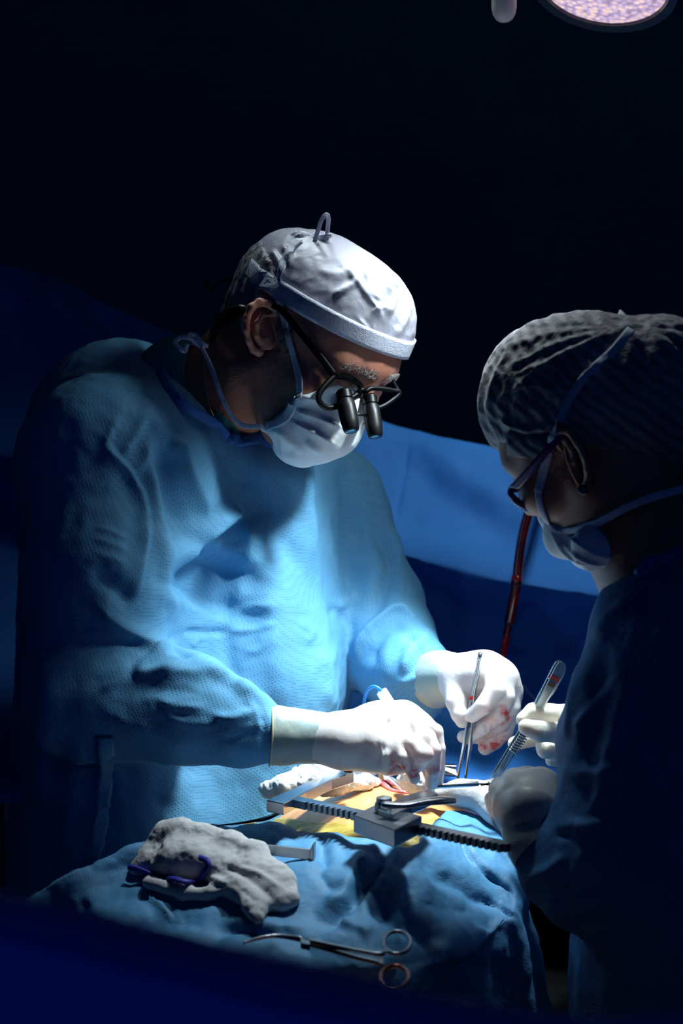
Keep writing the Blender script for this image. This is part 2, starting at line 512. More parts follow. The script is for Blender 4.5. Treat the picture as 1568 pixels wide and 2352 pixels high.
M['gold'] = simple('gold', (0.8, 0.5, 0.15), 0.25, 1.0)

def glass_mat(name, col, rough=0.02):
    m, nt, b = new_mat(name)
    b.inputs['Base Color'].default_value = (*col, 1); b.inputs['Transmission Weight'].default_value = 1.0
    b.inputs['Roughness'].default_value = rough; b.inputs['IOR'].default_value = 1.12
    return m
M['lens'] = glass_mat('spectacle_lens', (0.80, 0.90, 1.0))
def skin_mat(name, c1, c2, blood=False):
    m, nt, b = new_mat(name); v = objvec(nt)
    n = noise(nt, 38, 5, 0.6, v)
    nt.links.new(ramp(nt, n, [(0.3, c1), (0.7, c2)]), b.inputs['Base Color'])
    b.inputs['Roughness'].default_value = 0.48; b.inputs['Subsurface Weight'].default_value = 0.12
    b.inputs['Subsurface Radius'].default_value = (0.012, 0.004, 0.002)
    b.inputs['Subsurface Scale'].default_value = 0.6
    p = bump(nt, b, noise(nt, 900, 3, 0.6, v), 0.25, 0.0004)
    bump(nt, b, noise(nt, 70, 4, 0.5, objvec(nt, (1, 1, 2.5))), 0.35, 0.0012, p)
    return m
M['skin'] = skin_mat('skin_light', (0.46, 0.17, 0.11), (0.55, 0.24, 0.16))
M['skin_dark'] = skin_mat('skin_warm', (0.34, 0.14, 0.08), (0.42, 0.19, 0.12))
def patient_skin():
    m, nt, b = new_mat('patient_skin'); v = objvec(nt)
    nt.links.new(ramp(nt, noise(nt, 30, 4, 0.5, v), [(0.3, (0.60, 0.27, 0.10)), (0.7, (0.68, 0.34, 0.13))]), b.inputs['Base Color'])
    b.inputs['Roughness'].default_value = 0.22
    bump(nt, b, noise(nt, 220, 3, 0.6, v), 0.15, 0.0006); return m
M['patient'] = patient_skin()
def film():
    m, nt, b = new_mat('iodine_film'); v = objvec(nt, (1, 4, 1), (0, 0, 0.5))
    nt.links.new(ramp(nt, noise(nt, 28, 4, 0.6, v), [(0.3, (0.36, 0.22, 0.03)), (0.7, (0.50, 0.42, 0.10))]), b.inputs['Base Color'])
    b.inputs['Roughness'].default_value = 0.25
    bump(nt, b, noise(nt, 45, 4, 0.6, v), 0.8, 0.004); return m
M['film'] = film()
def flesh():
    m, nt, b = new_mat('wound_flesh'); v = objvec(nt)
    nt.links.new(ramp(nt, noise(nt, 90, 4, 0.6, v), [(0.3, (0.45, 0.04, 0.05)), (0.7, (0.72, 0.22, 0.20))]), b.inputs['Base Color'])
    b.inputs['Roughness'].default_value = 0.15; bump(nt, b, noise(nt, 160, 4, 0.6, v), 0.6, 0.002); return m
M['flesh'] = flesh()
def latex(name, c1, c2, blood=True):
    m, nt, b = new_mat(name); v = objvec(nt)
    base = ramp(nt, noise(nt, 25, 3, 0.5, v), [(0.3, c2), (0.7, c1)])
    if blood:
        at = nt.nodes.new('ShaderNodeAttribute'); at.attribute_name = 'blood'
        mul = nt.nodes.new('ShaderNodeMath'); mul.operation = 'MULTIPLY_ADD'
        nt.links.new(noise(nt, 150, 5, 0.65, v), mul.inputs[0]); mul.inputs[1].default_value = 1.2; mul.inputs[2].default_value = -0.62
        ad = nt.nodes.new('ShaderNodeMath'); ad.operation = 'ADD'
        nt.links.new(mul.outputs[0], ad.inputs[0]); nt.links.new(at.outputs['Fac'], ad.inputs[1])
        gate = nt.nodes.new('ShaderNodeMath'); gate.operation = 'MULTIPLY'
        nt.links.new(ad.outputs[0], gate.inputs[0]); nt.links.new(at.outputs['Fac'], gate.inputs[1])
        f = ramp(nt, gate.outputs[0], [(0.0, (0, 0, 0)), (0.25, (.30, .30, .30)), (0.75, (1, 1, 1))])
        mm = nt.nodes.new('ShaderNodeMix'); mm.data_type = 'RGBA'
        nt.links.new(f, mm.inputs[0]); nt.links.new(base, mm.inputs[6]); mm.inputs[7].default_value = (0.60, 0.06, 0.07, 1); base = mm.outputs[2]
    nt.links.new(base, b.inputs['Base Color'])
    b.inputs['Roughness'].default_value = 0.42; b.inputs['Subsurface Weight'].default_value = 0.35
    b.inputs['Subsurface Radius'].default_value = (0.016, 0.010, 0.008); b.inputs['Subsurface Scale'].default_value = 1.0
    p = bump(nt, b, noise(nt, 45, 3, 0.5, v, 0.6), 0.5, 0.0016)
    bump(nt, b, noise(nt, 160, 3, 0.5, objvec(nt, (2.5, 1, 1)), 0.6), 0.3, 0.0005, p)
    return m
M['glove'] = latex('glove_latex', (0.86, 0.80, 0.78), (0.80, 0.75, 0.73))
M['glove_cream'] = latex('glove_latex_cream', (0.82, 0.77, 0.66), (0.76, 0.71, 0.60), False)
M['glove_shaded'] = latex('glove_latex_shaded', (0.56, 0.54, 0.52), (0.50, 0.49, 0.48), False)  # shadow on the assistant's left hand put into a darker latex colour
M['cuff'] = latex('glove_cuff', (0.58, 0.62, 0.48), (0.40, 0.52, 0.56), False)
M['bead'] = simple('glove_bead', (0.62, 0.55, 0.36), 0.4)
def hair_mat(name, c1, c2):
    m, nt, b = new_mat(name)
    nt.links.new(ramp(nt, noise(nt, 120, 4, 0.6, objvec(nt, (1, 1, 0.15), (0.4, 0.2, 0))), [(0.35, c1), (0.65, c2)]), b.inputs['Base Color'])
    b.inputs['Roughness'].default_value = 0.45
    bump(nt, b, noise(nt, 300, 3, 0.6, objvec(nt, (1, 1, 0.12), (0.4, 0.2, 0))), 0.8, 0.002); return m
M['hair_grey'] = hair_mat('hair_grey', (0.05, 0.05, 0.055), (0.40, 0.40, 0.42))
M['hair_dark'] = hair_mat('hair_dark', (0.012, 0.01, 0.01), (0.05, 0.035, 0.03))
M['brow'] = simple('brow_hair', (0.34, 0.31, 0.30), 0.5)
def tube_mat():
    m, nt, b = new_mat('blood_tube'); b.inputs['Base Color'].default_value = (0.20, 0.004, 0.004, 1)
    b.inputs['Roughness'].default_value = 0.12; b.inputs['Coat Weight'].default_value = 0.6
    nt.links.new(ramp(nt, noise(nt, 30, 4, 0.6, objvec(nt)), [(0.35, (0.07, 0.002, 0.003)), (0.65, (0.30, 0.008, 0.006))]), b.inputs['Base Color'])
    return m
M['blood_tube'] = tube_mat()
def bouffant():
    m, nt, b = new_mat('bouffant_mesh'); v = objvec(nt)
    w1 = nt.nodes.new('ShaderNodeTexWave'); w1.inputs['Scale'].default_value = 26; w1.inputs['Distortion'].default_value = 3.0; w1.inputs['Detail'].default_value = 2
    w1.inputs['Detail Scale'].default_value = 2.0
    nt.links.new(objvec(nt, (1, 1, 1), (0.3, 0.9, 0.5)), w1.inputs['Vector'])
    f = ramp(nt, w1.outputs['Fac'], [(0.2, (0.20, 0.18, 0.20)), (0.8, (0.42, 0.40, 0.42))])
    n = ramp(nt, noise(nt, 14, 3, 0.5, v), [(0.35, (0.35, 0.33, 0.34)), (0.7, (1, 1, 1))])
    mm = nt.nodes.new('ShaderNodeMix'); mm.data_type = 'RGBA'; mm.blend_type = 'MULTIPLY'; mm.inputs[0].default_value = 0.8
    nt.links.new(f, mm.inputs[6]); nt.links.new(n, mm.inputs[7]); nt.links.new(mm.outputs[2], b.inputs['Base Color'])
    b.inputs['Roughness'].default_value = 0.7; b.inputs['Sheen Weight'].default_value = 0.5; b.inputs['Sheen Roughness'].default_value = 0.4
    p = bump(nt, b, w1.outputs['Fac'], 0.5, 0.002); bump(nt, b, noise(nt, 30, 4, 0.6, v, 0.8), 0.7, 0.005, p)
    return m
M['bouffant'] = bouffant()
def emit(name, col, s):
    m, nt, b = new_mat(name); b.inputs['Base Color'].default_value = (*col, 1)
    v = objvec(nt)
    vo = nt.nodes.new('ShaderNodeTexVoronoi'); vo.inputs['Scale'].default_value = 130; nt.links.new(v, vo.inputs['Vector'])
    c = ramp(nt, vo.outputs['Distance'], [(0.0, (1.0, 0.95, 0.92)), (0.3, (0.95, 0.62, 0.48)), (0.5, (0.62, 0.46, 0.74)), (0.8, (0.35, 0.22, 0.35))])
    nt.links.new(c, b.inputs['Emission Color']); b.inputs['Emission Strength'].default_value = s
    return m
M['lamp_glow'] = emit('lamp_lens_glow', (0.8, 0.7, 0.7), 0.95)

# ------------------------------------------------------------------ room
def wall_mat():
    m, nt, b = new_mat('dark_wall'); v = objvec(nt)
    nt.links.new(ramp(nt, noise(nt, 1.3, 3, 0.5, v), [(0.3, (0.10, 0.26, 0.27)), (0.7, (0.11, 0.29, 0.30))]), b.inputs['Base Color'])
    b.inputs['Roughness'].default_value = 0.9; bump(nt, b, noise(nt, 200, 3, 0.5, v), 0.2, 0.001); return m
M['wall'] = wall_mat()
M['floor'] = simple('floor_vinyl', (0.05, 0.07, 0.09), 0.35)
def box_vf(lo, hi):
    x0, y0, z0 = lo; x1, y1, z1 = hi
    V = np.array([(x0, y0, z0), (x1, y0, z0), (x1, y1, z0), (x0, y1, z0), (x0, y0, z1), (x1, y0, z1), (x1, y1, z1), (x0, y1, z1)], float)
    return V, [(3, 2, 1, 0), (4, 5, 6, 7), (0, 1, 5, 4), (1, 2, 6, 5), (2, 3, 7, 6), (3, 0, 4, 7)]
def struct(name, lo, hi, mat):
    V, Fc = box_vf(lo, hi); o = mesh_obj(name, V, Fc, mat, smooth=False); o['kind'] = 'structure'; return o
struct('floor', (-3.0, -1.0, -0.1), (3.0, 4.6, 0.0), M['floor'])
struct('wall_back', (-3.0, 4.6, -0.1), (3.0, 4.7, 3.4), M['wall'])
struct('wall_left', (-3.1, -1.0, -0.1), (-3.0, 4.7, 3.4), M['wall'])
struct('wall_right', (3.0, -1.0, -0.1), (3.1, 4.7, 3.4), M['wall'])
struct('ceiling', (-3.1, -1.0, 3.4), (3.1, 4.7, 3.5), M['wall'])
# ------------------------------------------------------------------ heads
class Head:
    def __init__(s, O, F, U, S=1.0):
        s.S = S; s.O = np.array(O, float); F = np.array(F, float); F /= np.linalg.norm(F)
        U = np.array(U, float); U -= F * (U @ F); U /= np.linalg.norm(U)
        s.F, s.U, s.R = F, U, np.cross(F, U)
    def __call__(s, f, r, u): return s.O + (s.F * f + s.R * r + s.U * u) * s.S
    def axes(s): return [s.F, s.R, s.U]

def scale_prim(q, s):
    q = list(q)
    if q[0] == 'cone': q[3] *= s; q[4] *= s
    elif q[0] == 'ell': q[3] = q[3] * s
    q[5] *= s
    return tuple(q)
def head_prims(H, k=1.0, nose=True, nf=0.0):
    p = [ell(H(-.004, 0, .038), H.axes(), np.array([.094, .077, .074]) * k, .02),
         ell(H(.050, 0, .028), H.axes(), np.array([.048, .064, .054]) * k, .03),
         ell(H(.042, 0, -.040), H.axes(), np.array([.048, .054, .062]) * k, .035),
         ball(H(.078, 0, -.080), .020, .025),
         cone(H(.012, .052, -.035), H(.056, .026, -.074), .016, .018, .03),
         cone(H(.012, -.052, -.035), H(.056, -.026, -.074), .016, .018, .03),
         ball(H(.068, .043, -.018), .022, .022), ball(H(.068, -.043, -.018), .022, .022),
         cone(H(.088, .012, .030), H(.078, .046, .026), .011, .010, .014),
         cone(H(.088, -.012, .030), H(.078, -.046, .026), .011, .010, .014),
         ball(H(.106, .031, .004), .017, .016, '-'), ball(H(.106, -.031, .004), .017, .016, '-'),
         ball(H(.083, .031, .004), .0135, .004), ball(H(.083, -.031, .004), .0135, .004)]
    if nose:
        p += [cone(H(.090, 0, .016), H(.116 - nf, 0, -.024), .008, .012, .012),
              ball(H(.106 - nf, .013, -.028), .009, .008), ball(H(.106 - nf, -.013, -.028), .009, .008),
              cone(H(.090, .020, -.056), H(.090, -.020, -.056), .008, .008, .012),
              cone(H(.096, .012, -.060), H(.096, -.012, -.060), .0008, .0008, .003, '-')]
    return [scale_prim(q, H.S) for q in p]

def ear_mesh(pts, inner, plate, r0, depth_r):
    """helix rim, antihelix fold, thin back plate and lobe"""
    pr = [ell(*plate, .004)]
    pr += chain(pts, r0, .003)
    pr += chain(inner, [depth_r] * len(inner), .003)
    return blob(pr, .0011, 2)

# ================================================================== SURGEON (standing left of the table, bent over it)
SF = np.array([.64, -.50, -.585]); SU = np.array([.55, -.22, .80])
_h = Head((0, 0, 0), SF, SU)
SH = Head(P(608, 762, 2.350) - _h.R * .074 * 1.13, SF, SU, 1.13)

surgeon = thing('person', 'surgeon in white tied cap and light blue gown bending over the patient, both hands gloved', 'person', P(430, 1900, 2.52) * np.array([1, 1, 0]))

nb = P(455, 945, 2.50)          # base of the neck
hp = head_prims(SH, nf=.010)
hp += [cone(SH(-.035, 0, .0), nb, .060, .060, .03), cone(SH(-.01, .03, -.05), P(550, 965, 2.47), .038, .034, .02),
       cone(nb, P(440, 1150, 2.54), .070, .085, .03)]
V1, Q1 = blob(hp, .0026, 2)
# ear (the surgeon's right ear faces the camera)
epx = [(638, 738, 2.348), (634, 712, 2.345), (618, 698, 2.338), (596, 694, 2.332), (577, 706, 2.327), (567, 730, 2.325), (566, 757, 2.327), (571, 783, 2.333), (581, 803, 2.340), (594, 808, 2.346), (603, 797, 2.350)]
ept = [P(*e) for e in epx]
ipx = [(622, 722, 2.344), (603, 722, 2.337), (590, 742, 2.334), (588, 768, 2.338), (599, 784, 2.345), (612, 776, 2.349)]
eax = [np.array([.31, 0, -.95]), np.array([.83, .48, .27]), np.array([.45, -.87, .15])]
def ortho(a):
    a = [np.array(x, float) for x in a]; a[0] /= np.linalg.norm(a[0]); a[1] = a[1] - a[0] * (a[1] @ a[0]); a[1] /= np.linalg.norm(a[1])
    return [a[0], a[1], np.cross(a[0], a[1])]
V2, Q2 = ear_mesh(ept, [P(*e) for e in ipx], (P(603, 748, 2.349), ortho(eax), np.array([.030, .018, .0045])), [.0034, .004, .0046, .0048, .0046, .004, .0036, .0036, .0042, .0055, .003], .0032)
# rest of the body inside the gown (trunk, arms to the palms, legs and shoes)
sR, sL = P(240, 1060, 2.38), P(770, 1140, 2.66)
eR, eL = P(215, 1560, 2.29), P(870, 1440, 2.60)
wR, wL = P(690, 1690, 2.20), P(1035, 1560, 2.41)
pel = P(440, 1900, 2.52)
bp = [cone(P(430, 1180, 2.54), pel, .10, .10, .05), cone(sR, P(640, 1150, 2.60), .045, .045, .05)]
for s, e, w_, pm in ((sR, eR, wR, P(860, 1690, 2.20)), (sL, eL, wL, P(1090, 1550, 2.37))):
    bp += chain([s, e, w_, pm], [.042, .032, .019, .018], .02, .03)
for dx, dy in ((-.09, -.08), (.06, .10)):
    hip = pel + np.array([dx, dy, -.02]); knee = hip + np.array([.02, -.02, -.42]); ank = np.array([knee[0] - .01, knee[1] + .02, .09])
    bp += chain([hip, knee, ank], [.085, .055, .038], .02, .05)
    bp += [cone(np.array([ank[0], ank[1], .045]), np.array([ank[0] + .12, ank[1] - .10, .035]), .042, .034, .02)]
V3, Q3 = blob(bp, .008, 2)
V3[:, 2] = np.maximum(V3[:, 2], 0.001)
Vb, Fb = join_parts([(V1, Q1), (V2, Q2), (V3, Q3)])
body = mesh_obj('body', Vb, Fb, M['skin'], surgeon)
head_only = BVHTree.FromPolygons(V1.tolist(), np.asarray(Q1).tolist())

# ---- scrub shirt under the gown
V, Q = blob([cone(P(405, 900, 2.50), P(410, 1000, 2.50), .052, .070, .02), cone(P(430, 890, 2.495), P(496, 962, 2.470), .066, .051, .03),
             cone(SH(-.035, 0, .0), nb + (nb - SH(-.035, 0, 0)) * .1, .064, .064, .004, '-')], .003, 2)
scrub = mesh_obj('scrub_shirt', V, Q, M['scrub'], surgeon)

# ---- gown
gp = [cone(P(440, 1010, 2.52), P(235, 1055, 2.38), .075, .088, .04),
      cone(P(440, 1020, 2.54), P(790, 1150, 2.68), .070, .052, .04),
      cone(P(290, 1010, 2.56), P(300, 2350, 2.56), .13, .17, .06),
      cone(P(290, 1110, 2.42), P(330, 2350, 2.42), .12, .15, .06),
      cone(P(640, 1130, 2.60), P(615, 1500, 2.56), .075, .095, .06),
      cone(P(615, 1500, 2.56), P(600, 2350, 2.56), .097, .14, .06),
      cone(P(560, 1130, 2.50), P(590, 1560, 2.44), .085, .085, .05),
      cone(P(590, 1560, 2.44), P(560, 2350, 2.46), .085, .12, .05),
      # near arm
      cone(P(222, 1060, 2.36), P(232, 1330, 2.30), .088, .088, .035),
      cone(P(232, 1330, 2.30), P(205, 1590, 2.27), .086, .074, .03),
      cone(P(205, 1590, 2.27), P(420, 1625, 2.24), .074, .062, .03),
      cone(P(420, 1625, 2.24), P(560, 1672, 2.205), .060, .044, .02),
      cone(P(560, 1672, 2.205), P(612, 1688, 2.195), .043, .033, .01),
      # far arm
      cone(P(780, 1130, 2.68), P(868, 1390, 2.62), .054, .056, .03),
      cone(P(868, 1390, 2.62), P(888, 1480, 2.57), .060, .062, .02),
      cone(P(888, 1480, 2.57), P(950, 1545, 2.47), .060, .048, .02),
      cone(P(945, 1545, 2.48), P(984, 1562, 2.446), .044, .031, .012),
      cone(P(900, 1540, 2.52), P(965, 1598, 2.47), .045, .032, .02),
      cone(P(520, 1062, 2.47), P(640, 1078, 2.48), .040, .036, .03),
      # opening at the neck
      cone(P(430, 740, 2.54), P(470, 905, 2.47), .062, .055, .008, '-'),
      cone(P(620, 880, 2.42), P(535, 925, 2.46), .060, .050, .008, '-'),
      ]
V, Q = blob(gp, .0048, 3)
gown = mesh_obj('surgical_gown', V, Q, M['gown'], surgeon)
subdiv(gown, 1)
gs = [
    # shoulder and chest folds
    ([(339, 950), (305, 1010), (278, 1055)], 12, .006, 0),
    ([(320, 930), (370, 990), (420, 1060)], 14, .004, 0),
    ([(402, 990), (420, 1060), (438, 1130), (453, 1202)], 30, .014, -1, .5),
    ([(372, 995), (384, 1080), (392, 1180), (396, 1310)], 24, -.016, 0),
    ([(340, 1010), (352, 1100), (366, 1200), (385, 1300), (400, 1420)], 16, .008, 0),
    ([(562, 1174), (515, 1186), (470, 1222), (435, 1268), (404, 1322)], 62, .030, 1, .16),
    ([(562, 1174), (500, 1188), (440, 1200)], 14, .004, 0),
    ([(520, 1260), (480, 1330), (450, 1400)], 80, -.030, 0),
    ([(556, 1168), (562, 1250), (548, 1340), (530, 1420)], 80, .022, -1, .45),
    ([(520, 990), (608, 1200), (717, 1345), (763, 1420)], 40, -.007, 0),
    ([(677, 1047), (717, 1200), (775, 1375)], 26, .007, 0),
    ([(560, 1010), (640, 1160), (700, 1280)], 22, .004, 0),
    ([(780, 1060), (800, 1160), (830, 1260)], 22, -.008, 0),
    ([(585, 1240), (620, 1380), (632, 1520), (640, 1640)], 34, .006, 0),
    # seam where the sleeve is set in
    ([(300, 905), (262, 985), (250, 1030), (300, 1085), (330, 1150), (336, 1240), (326, 1320), (298, 1395)], 14, .006, 1, .3),
    ([(265, 1075), (300, 1130), (315, 1190), (305, 1290)], 30, -.005, 0),
    ([(345, 1010), (330, 1060), (300, 1085)], 10, .005, 0),
    # sleeve creases
    ([(200, 1370), (260, 1430), (340, 1480), (400, 1520)], 30, .011, -1, .4),
    ([(205, 1300), (270, 1350), (310, 1400)], 20, -.006, 0),
    ([(400, 1462), (378, 1490), (330, 1530), (325, 1545), (380, 1540), (430, 1515)], 12, .007, 0),
    ([(405, 1450), (390, 1475), (410, 1500), (445, 1515)], 8, -.006, 0),
    ([(330, 1555), (420, 1545), (500, 1555), (560, 1590), (615, 1625)], 26, .007, -1, .5),
    ([(260, 1590), (330, 1585), (420, 1585), (470, 1605)], 16, -.003, 0),
    ([(430, 1515), (520, 1560), (590, 1600), (618, 1618)], 12, .006, 0),
    ([(480, 1640), (530, 1650), (590, 1630)], 9, .004, 0),
    ([(500, 1700), (560, 1690), (600, 1680)], 8, -.003, 0),
    ([(240, 1640), (330, 1680), (450, 1735)], 26, .006, 0),
    ([(600, 1630), (607, 1690), (598, 1750)], 7, -.004, 0),
    # belly creases
    ([(410, 1452), (470, 1452), (530, 1450)], 6, -.006, 0),
    ([(520, 1432), (560, 1398), (640, 1402)], 9, .0035, 0),
    ([(520, 1452), (580, 1446), (635, 1436)], 7, .005, 0),
    ([(555, 1500), (600, 1490), (640, 1450)], 8, .003, 0),
    ([(436, 1488), (470, 1458)], 5, .003, 0),
    ([(520, 1445), (525, 1520), (545, 1600)], 20, -.004, 0),
    ([(770, 1400), (800, 1380), (820, 1360)], 10, .005, 0),
    ([(745, 1420), (775, 1400), (790, 1440)], 8, -.004, 0),
    ([(680, 1430), (715, 1450), (700, 1480)], 8, .0035, 0),
    ([(740, 1480), (760, 1580), (765, 1640)], 30, .005, 0),
    # far sleeve
    ([(845, 1170), (880, 1250), (900, 1300), (870, 1380), (835, 1440)], 18, -.008, 0),
    ([(880, 1180), (915, 1270), (900, 1330)], 12, .006, 0),
    ([(960, 1425), (915, 1400), (870, 1425), (830, 1480), (815, 1530)], 13, .010, 1, .3),
    ([(950, 1440), (900, 1440), (860, 1480), (845, 1540)], 16, -.008, 0),
    ([(1000, 1460), (970, 1470), (940, 1500), (925, 1560)], 12, .007, 0),
    ([(930, 1450), (965, 1500), (975, 1560)], 10, -.005, 0),
    ([(905, 1570), (950, 1560), (975, 1540)], 8, .005, 0),
    ([(860, 1590), (920, 1610), (980, 1620)], 10, .005, 0),
    ([(350, 1600), (400, 1620), (470, 1625)], 6, .003, 0), ([(380, 1650), (440, 1662), (520, 1660)], 7, .003, 0), ([(560, 1600), (590, 1640), (600, 1690)], 6, .003, 0),
    ([(300, 1520), (270, 1560), (230, 1590)], 8, .004, 0), ([(215, 1210), (260, 1222), (300, 1240)], 5, .002, 0), ([(212, 1235), (255, 1250), (298, 1262)], 5, .002, 0), ([(210, 1265), (250, 1280), (290, 1295)], 5, .002, 0),
    # hanging skirt on the left
    ([(235, 1700), (232, 1800), (215, 1960)], 16, .006, 1, .3),
    ([(180, 1700), (170, 1850), (150, 1990)], 28, .010, 0),
    ([(120, 1500), (100, 1700), (110, 1900)], 30, .010, 0),
    ([(420, 1760), (430, 1850), (420, 1950)], 40, .008, 0),
]
sculpt(gown, gs)
roughen(gown, .0030, 9, 3, True)
roughen(gown, .0016, 30, 3, True)
# neckline binding
col = [(362, 828, 2.53), (366, 852, 2.485), (382, 892, 2.45), (415, 932, 2.425), (458, 960, 2.412), (510, 985, 2.405), (560, 1002, 2.405), (610, 1015, 2.41), (655, 1020, 2.43)]
gb0 = bvh_of(gown)
cpts = []
for c in crs(np.array(col), 3):
    cand = [hit(gb0, c[0] + ox, c[1] + oy, .002) for ox, oy in ((0, 0), (-6, 6), (-12, 12), (-20, 20))]
    cand = [q for q in cand if q is not None and q[0][1] < c[2] + .05]
    cpts.append(cand[0][0] if cand else P(*c))
back = [P(640, 985, 2.50), P(560, 930, 2.60), (P(450, 860, 2.63)), P(385, 815, 2.60)]
ring = np.array(cpts + back + [cpts[0]])
V, Fc = tube(ring, .0085, 10, .42, hint=np.array([-.5, -.8, .3]), smoothn=3, caps=False, power=3)
mesh_obj('neckline_binding', V, Fc, M['band'], gown)
# waist tie hanging on the near side
gb = bvh_of(gown)
def surf_path(b, pts, off, n=5):
    out, ns = [], []
    full = crs(np.array(pts, float), n)
    for q in full:
        h_ = hit(b, q[0], q[1], off)
        if h_ is None: continue
        out.append(h_[0]); ns.append(h_[1])
    return np.array(out), np.array(ns)
pl, ns = surf_path(gb, [(243, 1690), (240, 1800), (228, 1900), (210, 1985)], .0035)
mesh_obj('waist_tie', *tube(pl, .010, 8, .12, hint=ns, power=3), M['gown'], gown)

# ---- cap
capn = _h.U * -1 + _h.F * .05
cp = [ell(SH(-.002, 0, .042), SH.axes(), np.array([.099, .082, .075]), .02),
      ell(SH(.040, 0, .056), SH.axes(), np.array([.052, .068, .056]), .03),
      ball(SH(-.075, .0, .050), .028, .03)]
cp = [scale_prim(q, SH.S) for q in cp] + [plane(SH(.09, 0, .052), -SU * 1.0 + SF * .16, .002)]
V, Q = blob(cp, .0026, 2)
cap = mesh_obj('scrub_cap', V, Q, M['capcloth'], surgeon)
subdiv(cap, 1)
roughen(cap, .0012, 26, 3, True)
roughen(cap, .0007, 60, 3, True)
cs = [([(780, 600), (830, 660), (870, 720), (850, 700)], 7, .0035, 0), ([(840, 610), (850, 670), (880, 690)], 6, .0035, 0),
      ([(760, 680), (800, 660), (830, 640)], 8, .0035, 0), ([(880, 640), (905, 680), (890, 730)], 7, .004, 0),
      ([(905, 620), (920, 670), (925, 720)], 7, .004, 0), ([(850, 720), (880, 705), (900, 720)], 6, .003, 0),
      ([(945, 660), (935, 720), (900, 790)], 9, .003, 0), ([(870, 640), (900, 655), (940, 690)], 5, -.003, 0),
      ([(820, 730), (850, 760), (860, 740)], 6, .003, 0), ([(720, 620), (790, 630), (850, 600)], 10, .0025, 0),
      ([(596, 615), (615, 650), (640, 690)], 8, .004, 0), ([(605, 580), (630, 620), (640, 650)], 7, -.004, 0),
      ([(620, 570), (640, 600), (650, 640)], 7, .004, 0), ([(645, 560), (665, 590), (660, 620)], 7, .004, 0),
      ([(610, 600), (620, 640), (650, 700)], 5, -.003, 0)]
sculpt(cap, cs)
cb = bvh_of(cap)
# folded hem band of the cap
def hem(H, pt, nrm, rad, wid, mat, name, parent, tree, off=.0012, a0=-200, a1=160, n=48):
    nrm = nrm / np.linalg.norm(nrm); pts, ns = [], []
    e1 = H.F - nrm * (H.F @ nrm); e1 /= np.linalg.norm(e1); e2 = np.cross(nrm, e1)
    for i in range(n + 1):
        a = math.radians(a0 + (a1 - a0) * i / n); d = e1 * math.cos(a) + e2 * math.sin(a)
        c = pt - H.F * ((pt - H.O) @ H.F) + H.F * -.01
        c = c + nrm * ((pt - c) @ nrm)
        r = tree.ray_cast(Vector(c + d * .3), Vector(-d))
        if r[0] is None: continue
        pts.append(np.array(r[0]) + np.array(r[1]) * off); ns.append(np.array(r[1]))
    pts = np.array(pts)
    return mesh_obj(name, *tube(pts, wid / 2, 8, .10, hint=np.array(ns), power=3.5), mat, parent), pts
nb_ = -SU + SF * .16; nb_ /= np.linalg.norm(nb_)
hem(SH, SH(.09, 0, .052) - nb_ * .011, nb_, .1, .024, M['tie'], 'cap_band', cap, cb)
# tie loop and bow on top
def loop(pts, wid, mat, name, parent, th=.10, hint=(0, -1, 0)):
    return mesh_obj(name, *tube([P(*q) for q in pts], wid / 2, 8, th, hint=np.array(hint, float), smoothn=5, power=3), mat, parent)
loop([(722, 556, 2.37), (730, 530, 2.365), (738, 505, 2.36), (750, 493, 2.36), (754, 505, 2.365), (752, 525, 2.37), (750, 552, 2.37)], .0055, M['tie'], 'cap_tie', cap, .12)
V, Q = blob([cone(P(660, 556, 2.40), P(690, 552, 2.39), .006, .010, .006), cone(P(690, 552, 2.39), P(745, 548, 2.38), .009, .006, .006), cone(P(735, 548, 2.375), P(757, 540, 2.37), .004, .002, .004)], .0016, 1)
kn = mesh_obj('cap_knot', V, Q, M['tie'], cap); roughen(kn, .004, 90, 3, True)

# ---- hair: nape, side and eyebrows
V, Q = blob([scale_prim(ell(SH(-.010, 0, .040), SH.axes(), np.array([.0975, .079, .086]), .01), SH.S), scale_prim(cone(SH(-.045, 0, .01), SH(-.055, 0, -.045), .052, .046, .03), SH.S),
             plane(SH(.0, 0, .062), SU * 1.0, .002), plane(SH(.016, 0, .0), SF * 1.0 - SU * .2, .004), ball(SH(0.0, .085, -.005), .030, .004, '-'), ball(SH(0.0, -.085, -.005), .030, .004, '-')], .0025, 1)
hair = mesh_obj('hair', V, Q, M['hair_grey'], surgeon); roughen(hair, .004, 55, 4, False, (1, 1, .3)); roughen(hair, .002, 160, 3, False, (1, 1, .2))
def strands(tree, specs, n, length, r, mat, name, parent, spread=.5, up=None):
    parts = []
    for (x0, y0, x1, y1, dx, dy) in specs:
        for i in range(n):
            t = random.random(); x = x0 + (x1 - x0) * t + random.uniform(-6, 6); y = y0 + (y1 - y0) * t + random.uniform(-7, 7)
            h_ = hit(tree, x, y, -.0005)
            if h_ is None: continue
            p0, nn = h_
            ddx, ddy = dx + random.uniform(-spread, spread), dy + random.uniform(-spread, spread)
            d = np.array([ddx, 0, -ddy]); d = d - nn * (d @ nn); d /= np.linalg.norm(d) + 1e-9
            L = length * random.uniform(.5, 1.2)
            p1 = p0 + d * L * .5 + nn * L * .32; p2 = p0 + d * L + nn * L * .22
            parts.append(tube([p0, p1, p2], [r, r * .8, r * .2], 4))
    if not parts: print('NO STRANDS', name); return
    V, Fc = join_parts(parts); return mesh_obj(name, V, Fc, mat, parent)
